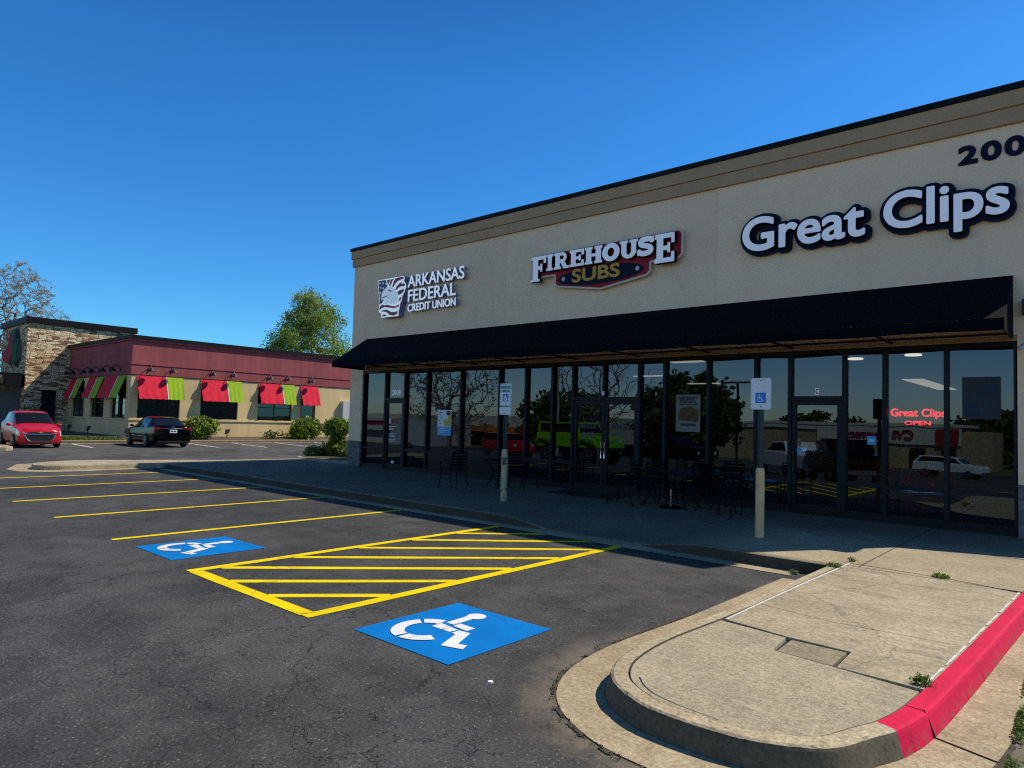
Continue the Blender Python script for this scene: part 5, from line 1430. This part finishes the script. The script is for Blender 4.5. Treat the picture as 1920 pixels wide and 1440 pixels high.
def sedan(paint, label, group=None):
    t = thing('parked_car', label, 'car', group)
    st = [ring(2.38,.26,.66,.48,.62,.5,.68), ring(2.25,.19,.80,.52,.72,.62,.80), ring(1.85,.17,.885,.56,.84,.70,.91), ring(1.3,.17,.905,.6,.92,.74,1.0),
          ring(1.1,.17,.905,.6,.92,.76,.99), ring(.60,.17,.905,.6,.93,.65,1.42,.28), ring(-.30,.17,.905,.6,.94,.68,1.51,-.30), ring(-1.15,.17,.905,.6,.97,.65,1.43,-1.18),
          ring(-1.80,.17,.90,.62,1.00,.72,1.06,-1.95), ring(-2.22,.20,.885,.64,1.03,.72,1.09), ring(-2.36,.26,.85,.64,.95,.68,1.02), ring(-2.41,.32,.80,.6,.80,.62,.86)]
    nu, nv = 6, 4
    G = make_body(st, nu, nv)
    body_parts(G, {'windscreen': [(4.15, 4.95, 5.0, 7)], 'side_front': [(4.65, 5.75, 4.12, 4.9)], 'side_rear': [(5.9, 7.2, 4.12, 4.9)], 'rear_window': [(7.1, 7.9, 5.0, 7)], 'headlight': [(.9, 1.8, 3.5, 4.4)], 'taillight': [(9.1, 10.4, 3.35, 4.3)]}, nu, nv, paint, t)
    for side in (-1, 1):
        for x in (1.42, -1.36):
            arch(t, x, side*.89, .325, side); wheel(t, x, side*.84, .325, .21, side)
        mirror_part(t, .72, side*.90, 1.02, side, paint)
        MB().prism([(side*.42,.80),(side*.76,.84),(side*.76,.99),(side*.42,.95)], 'x', -2.39, -2.30).build('taillight', M['redlens'], t)
        MB().prism([(side*.42,.81),(side*.58,.825),(side*.58,.86),(side*.42,.85)], 'x', -2.40, -2.388).build('reverse_lamp', M['lens'], t)
    MB().box(-2.425,-2.36,-.165,.165,.72,.88).build('licence_plate', M['plate'], t)
    MB().box(-2.432,-2.4255,-.12,-.02,.78,.83).box(-2.432,-2.4255,.02,.12,.78,.83).build('plate_characters', M['navy'], t)
    MB().tube([(-2.40,-.42,.93),(-2.42,0,.945),(-2.40,.42,.93)], .014, 6).build('boot_trim', M['chrome'], t)
    MB().lathe([(0,-.01),(.06,-.01),(.06,.012),(0,.012)], 16, 'x', (-2.375,0,1.0)).build('badge', M['chrome'], t)
    MB().box(-2.43,-2.2,-.70,.70,.26,.34).build('lower_bumper', M['black'], t)
    for s_ in (-1, 1): MB().tube([(1.05, s_*.915, .52), (-1.0, s_*.915, .52)], .012, 6).build('side_strip', M['chrome'], t)
    return t
hc = hatchback(M['carred'], 'small red hatchback facing the camera beside the stone tower')
hc.scale = (1.05, 1.05, 1.05); hc.location = (-20.7, -5.62, .10); hc.rotation_euler.z = math.radians(-2)
sd_ = sedan(M['carblack'], 'black sedan parked nose in towards the restaurant', None)
sd_.location = (-20.5, -.22, .10); sd_.rotation_euler.z = math.radians(176)

# ------------------------------------------------------------------ plants
def leaf_mesh(centres, normals_bias, size, rng, jitter=1.0, long=1.5):
    """many small leaf quads (numpy) -> MB"""
    n = len(centres)
    d = rng.normal(size=(n, 3)); d /= np.linalg.norm(d, axis=1)[:, None]
    e = rng.normal(size=(n, 3)); e = np.cross(d, e); e /= np.linalg.norm(e, axis=1)[:, None]
    s = size*rng.uniform(.6, 1.4, n)[:, None]
    a, b = d*s*long*.5, e*s*.5
    V = np.stack([centres-a, centres-b*1.0, centres+a, centres+b*1.0], 1).reshape(-1, 3)
    mb = MB(); mb.v = [tuple(p) for p in V]; mb.f = [(4*i, 4*i+1, 4*i+2, 4*i+3) for i in range(n)]
    return mb
def skeleton(base, trunk_h, att, rng, step=.8, lean=(0, 0), start=.35):
    base = np.array(base, float)
    nodes = [base]; par = [-1]
    k = max(3, int(trunk_h/step))
    for i in range(1, k+1):
        t = i/k
        nodes.append(base+np.array([lean[0]*t*t, lean[1]*t*t, trunk_h*t])+np.array([rng.normal()*.05, rng.normal()*.05, 0])); par.append(i-1)
    first = max(1, int(k*start))
    order = np.argsort(np.linalg.norm(att-(base+np.array([0, 0, trunk_h*.6])), axis=1))
    N = [n for n in nodes]
    tips = []
    for ai in order:
        a = att[ai]
        A = np.array(N[first:])
        dv = a-A; dist = np.linalg.norm(dv, axis=1)
        cost = dist*(1+1.1*np.clip(.35-dv[:, 2]/(dist+1e-6), 0, 2))
        j = int(np.argmin(cost))+first
        p = N[j]; L_ = np.linalg.norm(a-p); m = max(1, int(L_/step))
        prev = j
        for q in range(1, m+1):
            t = q/m
            pos = p+(a-p)*t+np.array([0, 0, .10*L_*math.sin(PI*t)])+rng.normal(size=3)*.05*min(1, L_)*(t < 1)
            N.append(pos); par.append(prev); prev = len(N)-1
        tips.append(prev)
    return np.array(N), par, tips
def branches(N, par, r_tip, expo, rmax, n=5):
    cnt = np.zeros(len(N)); kids = np.zeros(len(N), int)
    for p in par:
        if p >= 0: kids[p] += 1
    for i in range(len(N)-1, -1, -1):
        if kids[i] == 0: cnt[i] += 1
        if par[i] >= 0: cnt[par[i]] += cnt[i]
    r = np.minimum(rmax, r_tip*cnt**expo)
    mb = MB()
    for i in range(len(N)):
        if par[i] >= 0:
            a, b = N[par[i]], N[i]
            if np.linalg.norm(a-b) > 1e-4: mb.tube([a, b], [min(r[par[i]], r[i]*1.35), r[i]], n if r[i] > .03 else 3, False)
    return mb, r
def crown_points(c, rad, n, rng, egg=.25, hollow=.35, flat=1.0):
    out = []
    while len(out) < n:
        p = rng.uniform(-1, 1, 3); l = np.linalg.norm(p)
        if l > 1 or l < hollow*rng.uniform(.3, 1): continue
        z = p[2]; s = 1-egg*max(0, z)*1.2
        bump = 1+.12*math.sin(5*math.atan2(p[1], p[0])+3*z)+.08*math.sin(9*z+2*p[0])
        out.append(np.array([c[0]+p[0]*rad[0]*s*bump, c[1]+p[1]*rad[1]*s*bump, c[2]+z*rad[2]]))
    return np.array(out)
def make_tree(name, label, base, trunk_h, c, rad, natt, nleaf, lsize, leafm, seed, group=None, r_tip=.012, expo=.5, rmax=.3, spread=.45, egg=.25, step=.8, tipfrac=1.0, cat_='tree', start=.35, hollow=.35, barkm='bark'):
    rng = np.random.default_rng(seed)
    t = thing(name, label, cat_, group)
    att = crown_points(c, rad, natt, rng, egg, hollow)
    N, par, tips = skeleton(base, trunk_h, att, rng, step, start=start)
    mb, r = branches(N, par, r_tip, expo, rmax)
    mb.build('trunk', M[barkm], t, fixn=False)
    if nleaf:
        fine = [i for i in range(len(N)) if r[i] < r_tip*2.6]
        src = N[fine]
        w_ = rng.gamma(1.0, 1.0, len(src)); w_ /= w_.sum()
        pick = rng.choice(len(src), nleaf, p=w_)
        cen = src[pick]+rng.normal(size=(nleaf, 3))*spread*np.array([1, 1, .8])
        leaf_mesh(cen, None, lsize, rng).build('crown', M[leafm], t, fixn=False)
    rebase(t, base)
    return t
make_tree('leafy_tree', 'rounded green spring tree behind the red restaurant roof', (-41.0,21.3,.2), 11.5, (-41.0,21.3,7.4), (4.0,4.0,6.5), 900, 46000, .115, 'leaf', 5, r_tip=.010, rmax=.22, spread=.32, egg=.24, hollow=.35)
make_tree('budding_tree', 'half bare budding tree with tan buds left of the stone tower', (-58.2,2.2,.2), 11.5, (-58.2,1.6,8.7), (4.9,4.7,6.6), 1500, 30000, .062, 'budleaf', 11, r_tip=.014, rmax=.26, spread=.12, egg=.42, hollow=.15, step=.6, start=.12, barkm='twig')

def make_shrub(name, label, lobes, n, lsize, leafm, seed, base, cat_='shrub', stems=7, group=None, spike=0.0):
    rng = np.random.default_rng(seed)
    t = thing(name, label, cat_, group)
    st = MB(); cen = []
    for (c, rad, w_) in lobes:
        k = int(n*w_)
        p = rng.normal(size=(k, 3)); p /= np.linalg.norm(p, axis=1)[:, None]
        p *= (rng.uniform(.45, 1.0, k)**.5)[:, None]*(1+.16*np.sin(7*np.arctan2(p[:, 1], p[:, 0])+5*p[:, 2])+.10*np.sin(13*p[:, 0]+11*p[:, 2]))[:, None]
        cen.append(np.array(c)+p*np.array(rad)+rng.normal(size=(k, 3))*lsize*.6)
        for q in range(stems):
            e = np.array(c)+rng.normal(size=3)*np.array(rad)*.45
            b = np.array(base)+rng.normal(size=3)*np.array([.06, .06, 0])
            m = (b+e)/2+rng.normal(size=3)*.05
            q_ = min(1.0, lsize*9); st.tube([b, m, e], [.014*q_, .010*q_, .005*q_], 5)
    st.build('stems', M['bark'], t, fixn=False)
    leaf_mesh(np.concatenate(cen), None, lsize, rng, long=1.9).build('foliage', M[leafm], t, fixn=False)
    rebase(t, base)
    return t
make_shrub('shrub', 'broad green shrub just right of the black sedan', [((-24.3,3.65,1.0),(.55,.95,.58),.7), ((-24.3,3.3,.72),(.5,.75,.48),.3)], 6500, .08, 'shrub', 21, (-24.3,3.5,.3))
make_shrub('shrub', 'rounded green shrub in front of the restaurant side door', [((-24.3,10.75,1.02),(.55,1.02,.62),.75), ((-24.3,10.3,.7),(.5,.75,.46),.25)], 7000, .085, 'shrub', 22, (-24.3,10.6,.3))
make_shrub('shrub', 'bare brown twiggy shrub beside the stone tower door', [((-36.0,-2.0,1.5),(.35,.6,.9),1.0)], 60, .12, 'budleaf', 23, (-36.0,-2.0,.3), stems=70)
make_shrub('shrub', 'low dry plant by the wall left of the side door shrub', [((-24.4,8.4,.55),(.3,.7,.25),1.0)], 130, .10, 'darkleaf', 24, (-24.4,8.4,.33), stems=16)
for x, y, lab in ((-24.9, -.15, 'small black ground floodlight at the corner of the restaurant wall'), (-29.4, -.75, 'black ground floodlight below the third small window'), (-33.0, -.75, 'black ground floodlight below the middle small window'), (-24.55, 5.4, 'black ground floodlight between the two green shrubs')):
    fl = thing('floodlight', lab, 'light', 'floodlights in the planting strip', loc=(x, y, .36))
    MB().cyl((0, 0, 0), .03, .25, 8).build('stake', M['black'], fl)
    MB().prism([(-.10,.22),(.06,.30),(.12,.52),(-.06,.50)], 'x', -.13, .13).build('housing', M['black'], fl)
# grass patch left of the sedan
rng = np.random.default_rng(4)
pts = np.stack([rng.uniform(-25.2, -23.7, 5200), rng.uniform(-6.5, -.6, 5200), np.zeros(5200)], 1)
pts[:, 2] = .22+.18*np.clip((-23.62-pts[:, 0])/1.6, 0, 1)+.008
leaf_mesh(pts, None, .045, rng, long=2.2).build('grass', M['grass'], kind='stuff', fixn=False)
# planter bed beside the shop with clipped shrub
bedp = [(-8.55,.62),(-9.3,1.2),(-9.9,2.2),(-10.4,4.4),(-10.6,9),(-5.2,9),(-5.2,2.6),(-6.9,2.02),(-7.75,1.2)]
MB().prism(bedp, 'z', -.02, .15).build('planter_kerb', M['kerb'], kind='structure', bevel=.02)
cx_ = sum(p[0] for p in bedp)/len(bedp); cy_ = sum(p[1] for p in bedp)/len(bedp)
MB().prism([(cx_+(x-cx_)*.9, cy_+(y-cy_)*.93) for x, y in bedp], 'z', .1, .165).build('planter_soil', M['mulch'], kind='structure')
make_shrub('shrub', 'tall two tier shrub standing right beside the shop corner', [((-8.74,2.6,1.36),(.60,.45,.38),.55), ((-8.65,2.6,.93),(.26,.26,.24),.09), ((-8.62,2.6,.52),(.52,.45,.34),.36)], 4600, .075, 'shrub', 31, (-8.65,2.6,.16))
make_shrub('ground_plant', 'yellow green low plant at the left nose of the kerbed planter', [((-9.55,2.0,.30),(.36,.3,.17),1)], 520, .09, 'shrub2', 32, (-9.55,2.0,.16), 'plant', 4, 'low plants in the kerbed planter')
make_shrub('ground_plant', 'dark low plant between the yellow plant and the tall shrub', [((-9.3,2.5,.34),(.42,.35,.22),1)], 640, .08, 'darkleaf', 33, (-9.3,2.5,.16), 'plant', 4, 'low plants in the kerbed planter')
make_shrub('ground_plant', 'pale variegated low plant right of the tall shrub at the shop corner', [((-7.95,2.75,.32),(.45,.35,.20),1)], 800, .085, 'shrub2', 34, (-7.95,2.75,.16), 'plant', 4, 'low plants in the kerbed planter')
make_shrub('shrub', 'green shrub peeping between the tall shrub and the shop wall', [((-9.6,6.0,.62),(.4,.4,.42),1)], 700, .08, 'shrub', 35, (-9.6,6.0,.16))
# weeds in the joints of the island
for i, (x, y, z, n, r, lab) in enumerate(((13.585,-5.16,.15,120,.09,'tallest green weed in the white joint near the inner kerb corner'), (13.64,-4.60,.15,60,.05,'small weed at the joint corner behind the tallest weed'), (14.67,-4.83,.15,150,.11,'spreading weed in the middle of the pavement joint'), (15.19,-8.86,.15,110,.07,'round weed against the start of the red kerb'), (13.13,-5.25,.0,70,.06,'yellow green tuft in the gutter corner of the lot'))):
    make_shrub('weed', lab, [((x, y, z+.022),(r*.85, r*.45, .028),1)], n*2, .013, 'shrub' if i < 4 else 'shrub2', 50+i, (x, y, z), 'weed', 5, 'weeds in the paving joints')
gp = []
for k in range(1600):
    y = rng.uniform(-10.2, -7.4); x = 15.70+.055*(y+9.2)*-.4+abs(rng.normal())*.035
    if math.sin(y*7)+rng.normal()*.4 > -.1: gp.append((x+.0, y, .012+rng.uniform(0, .02)))
leaf_mesh(np.array(gp), None, .017, rng).build('moss', M['grass'], kind='stuff', fixn=False)
sl_ = MB(); go2 = offs(path, -.375)
for i in range(22, 232):
    a, b = go2[i], go2[i+1]
    if a.y > -5.6 or math.sin(i*.61)+math.sin(i*.23+1) < -.1: continue
    w0 = .012+.02*abs(math.sin(i*.37)*math.sin(i*1.3)); w1 = .012+.02*abs(math.sin((i+1)*.37)*math.sin((i+1)*1.3))
    n0 = (pa_ := (path[min(i+1, len(path)-1)]-path[i-1]).normalized()); n0 = Vector((n0.y, -n0.x)); n1 = (path[min(i+2, len(path)-1)]-path[i]).normalized(); n1 = Vector((n1.y, -n1.x))
    sl_.poly([(a.x-.012*n0.x, a.y-.012*n0.y, .0105), (b.x-.012*n1.x, b.y-.012*n1.y, .0105), (b.x+w1*n1.x, b.y+w1*n1.y, .0065), (a.x+w0*n0.x, a.y+w0*n0.y, .0065)])
sl_.build('soil_line', M['soil'], kind='structure')
gp = []
pth = [Vector(p) for p in gout]
for k in range(900):
    i = rng.integers(16, 140); a = pth[i]; 
    if math.sin(i*1.3)+rng.normal()*.5 < .2: continue
    o_ = abs(rng.normal())*.03
    t_ = (pth[i+1]-pth[i-1]).normalized()
    p = a+(pth[i+1]-a)*rng.uniform()+Vector((t_.y, -t_.x))*o_
    gp.append((p.x, p.y, .008+rng.uniform(0, .008)))
leaf_mesh(np.array(gp), None, .010, rng).build('gutter_debris', M['mulch'], kind='stuff', fixn=False)
tag(MB().lathe([(0,.008),(.02,.008),(.022,0)], 10, c=(12.86,-10.62,0)).build('litter', M['white']), 'tiny white scrap on the asphalt below the nearer blue square', 'litter')

# ------------------------------------------------------------------ what the shop windows reflect: the far side of the lot
def boxy(label, paint, L=4.4, W=1.9, lift=.25, kind='jeep', group=None):
    t = thing('parked_car', label, 'car', group)
    h = L/2; z0 = lift
    if kind == 'jeep':
        prof = [(h,z0+.35),(h-.02,z0+.85),(h-.12,z0+.95),(h-1.35,z0+1.0),(h-1.5,z0+1.03),(-h,z0+1.03),(-h,z0+.3)]
        cab = [(h-1.4,z0+1.02),(h-1.75,z0+1.62),(-h+.05,z0+1.62),(-h,z0+1.02)]
        wx, wr = (h-.75, -h+.75), .46
    elif kind == 'pickup':
        prof = [(h,z0+.25),(h,z0+.8),(h-.15,z0+.95),(h-1.5,z0+1.05),(-.6,z0+1.05),(-.65,z0+.95),(-h,z0+.95),(-h,z0+.25)]
        cab = [(h-1.45,z0+1.04),(h-2.15,z0+1.58),(-.35,z0+1.6),(-.62,z0+1.04)]
        wx, wr = (h-1.05, -h+1.2), .40
    else:
        prof = [(h,z0+.2),(h,z0+.65),(h-.2,z0+.8),(h-1.2,z0+.92),(-h+.1,z0+.98),(-h,z0+.3)]
        cab = [(h-1.15,z0+.91),(h-1.8,z0+1.42),(-h+.5,z0+1.44),(-h+.08,z0+.97)]
        wx, wr = (h-.9, -h+.9), .36
    MB().prism(prof, 'y', -W/2, W/2).build('body', paint, t, bevel=.05)
    MB().prism(cab, 'y', -W/2+.10, W/2-.10).build('cabin', paint, t, bevel=.04)
    for s_ in (-1, 1):
        n = len(cab); cx = sum(p[0] for p in cab)/n; cz = sum(p[1] for p in cab)/n
        MB().prism([(cx+(x-cx)*.86, cz+(z-cz)*.74) for x, z in cab], 'y', s_*(W/2-.10), s_*(W/2-.10)+s_*.012).build('side_window', M['carglass'], t)
        for x in wx: wheel(t, x, s_*(W/2-.12), wr, .26, s_)
        if kind == 'jeep':
            for x in wx: MB().prism([(x-.62,z0+.42),(x-.50,z0+.80),(x+.42,z0+.80),(x+.60,z0+.5),(x+.5,z0+.72),(x-.44,z0+.72)], 'y', s_*(W/2), s_*(W/2+.16)).build('fender', paint, t)
    a, b = Vector((cab[0][0], 0, cab[0][1])), Vector((cab[1][0], 0, cab[1][1]))
    nrm = Vector((1, 0, .6)).normalized()*.015
    p, q = a.lerp(b, .12)+nrm, a.lerp(b, .88)+nrm
    MB().poly([(p.x,-W/2+.18,p.z),(p.x,W/2-.18,p.z),(q.x,W/2-.22,q.z),(q.x,-W/2+.22,q.z)]).build('windscreen', M['carglass'], t)
    for s_ in (-1, 1):
        MB().lathe([(0,-.01),(.10,-.01),(.10,.012),(0,.02)], 14, 'x', (h,s_*(W/2-.3),z0+.68)).build('headlight', M['lens'], t)
        MB().box(-h-.015,-h+.02,s_*(W/2-.08)-.07,s_*(W/2-.08)+.07,z0+.6,z0+.9).build('taillight', M['redlens'], t)
    MB().box(h-.02,h+.10,-W/2+.05,W/2-.05,z0+.18,z0+.36).box(-h-.10,-h+.02,-W/2+.05,W/2-.05,z0+.18,z0+.36).build('bumper', M['black' if kind == 'jeep' else 'chrome'], t)
    return t
for (lab, pm, L_, W_, lift, kind, x, y, rz) in (
    ('lime green off road vehicle mirrored in the double door glass', 'carlime', 4.6, 1.95, .50, 'jeep', -4.6, -14.6, 8),
    ('white pickup truck mirrored left of the door marked C', 'carwhite', 5.9, 2.0, .42, 'pickup', 3.6, -23.0, -140),
    ('black pickup truck mirrored right of the door marked C', 'carblack', 5.9, 2.0, .42, 'pickup', 7.2, -18.4, 60),
    ('dark pickup truck mirrored under the pizza poster', 'carblack', 5.8, 2.0, .42, 'pickup', -3.2, -21.5, 15),
    ('white sport utility vehicle mirrored in the far right window', 'carwhite', 4.9, 1.95, .30, 'suv', 6.6, -50.0, 10),
    ('red car mirrored left of the lime green vehicle', 'carred', 4.6, 1.85, .22, 'suv', -14.5, -20.0, 20)):
    o = boxy(lab, M[pm], L_, W_, lift, kind)
    o.location = (x, y, gz(x, y)); o.rotation_euler.z = math.radians(rz)
ph = thing('pharmacy_building', 'tan brick pharmacy with red letters mirrored in the right hand windows', 'building')
z0 = -3.0
MB().box(-42, 1.8, -104, -90, z0, 2.0).build('wall', M['brick'], ph)
MB().box(-16, 1.9, -90.0, -89.7, .3, 2.6).build('fascia', M['cream'], ph)
MB().box(-42.3, 2.1, -104.3, -89.6, 2.6, 3.0).box(-42, -16.1, -90.2, -89.7, 2.0, 2.6).build('roof_edge', M['cream'], ph)
MB().box(1.8, 5.0, -104, -91.5, z0, 2.1).build('wing', M['brick'], ph)
mb = MB()
for x in (-3.0, .6): mb.box(x-.8, x+.8, -89.98, -89.66, -2.6, -.2)
mb.build('window', M['carglass'], ph)
text_obj('CVS pharmacy', (3.9, 12.2, .65, 2.05), -89.6, .1, M['pepperred'], ph, 'lettering', .05, .09, to3=lambda u, v, d: (-u+.4, d, v))
MB().box(-.9, 1.6, -89.66, -89.5, .2, 2.4).build('red_pier', M['firered'], ph)
rebase(ph, (-20, -90, z0))
shp = thing('shop_building', 'low shop with orange fascia mirrored in the windows left of the double doors', 'building')
MB().box(-60, -30, -66, -55, -2.2, 2.6).build('wall', M['cream'], shp)
MB().box(-60.1, -36, -55, -54.7, .4, 1.1).build('orange_band', M['orange'], shp)
MB().box(-60, -31, -55, -54.9, -1.6, .3).build('window', M['carglass'], shp)
rebase(shp, (-45, -60, -2.2))
sh2 = thing('shop_building', 'shop with a red and white canopy mirrored in the 2008 glass door', 'building')
MB().box(-74, -50, -52, -40, -1.7, 2.4).build('wall', M['cream'], sh2)
MB().box(-74, -50, -40, -39.4, .9, 1.5).build('red_band', M['pepperred'], sh2)
MB().box(-74, -50, -40, -39.2, 1.5, 1.9).box(-74, -50, -40, -39.3, .3, .9).build('white_band', M['cream'], sh2)
rebase(sh2, (-60, -45, -1.7))
tr = thing('trailer', 'grey box trailer mirrored behind the bank poster', 'trailer')
MB().box(-27.5, -23.0, -22.4, -20.4, -.25, 1.75).build('body', M['sillwhite'], tr)
for y in (-22.3, -20.5): wheel(tr, -25.3, y, .36, .22, 1 if y > -21 else -1); 
for ch in tr.children:
    if ch.name.startswith('wheel'): ch.location.z = -.72
rebase(tr, (-25, -21.4, gz(0, -21)))
lp = thing('street_lamp', 'dark twin head lot lamp mirrored left of the faded access sign', 'street lamp', loc=(-6.9, -40, gz(0, -40)))
MB().cyl((0,0,0), .09, 7.0, 10).build('pole', M['cap'], lp)
for s_ in (-1, 1): MB().box(min(.1*s_, 1.0*s_), max(.1*s_, 1.0*s_), -.16, .16, 6.95, 7.08).build('lamp_head', M['cap'], lp)
up_ = thing('utility_pole', 'pale utility pole mirrored above the lime green vehicle', 'utility pole', loc=(-22.5, -36, gz(0, -36)))
MB().cyl((0,0,0), .13, 8.5, 10, .09).build('pole', M['contrail'], up_)
MB().box(-.9,.9,-.06,.06,7.6,7.72).build('crossarm', M['contrail'], up_)
for i, (nm, lab, base, th, c, rad, na, nl, ls, lm, kw) in enumerate((
    ('leafy_tree', 'large dark green tree mirrored around the pizza poster', (-19,-55,-2), 7.5, (-19,-55,3.0), (6.2,5.5,4.8), 260, 9000, .42, 'darkleaf', {}),
    ('leafy_tree', 'dark tree clump mirrored in the far right window', (3.5,-108,-3), 7, (3.5,-108,1.6), (6.5,4,4.0), 160, 5000, .55, 'darkleaf', {}),
    ('leafy_tree', 'distant dark tree mirrored above the pharmacy roof', (-24,-118,-3), 7, (-24,-118,1.2), (14,4,3.6), 160, 4500, .6, 'darkleaf', {}),
    ('bare_tree', 'bare tree mirrored in the double door glass', (-20.6,-40,-1.4), 8.5, (-20.6,-40,6.0), (6.0,5.0,5.5), 520, 0, .1, 'leaf', dict(r_tip=.022, rmax=.22, hollow=.1, barkm='twig')),
    ('bare_tree', 'bare twiggy tree mirrored behind the bank poster', (-34,-33,-1.2), 8.5, (-34,-33,5.5), (6.0,5.0,6.0), 650, 2600, .16, 'budleaf', dict(r_tip=.02, rmax=.25, hollow=.1, spread=.2, barkm='twig')),
    ('leafy_tree', 'dark tree mirrored behind the reserved parking sign', (-34,-52,-1.8), 6, (-34,-52,2.2), (6,5,4.2), 160, 4500, .45, 'darkleaf', {}))):
    make_tree(nm, lab, base, th, c, rad, na, nl, ls, lm, 70+i, 'trees on the far side of the lot', **kw)
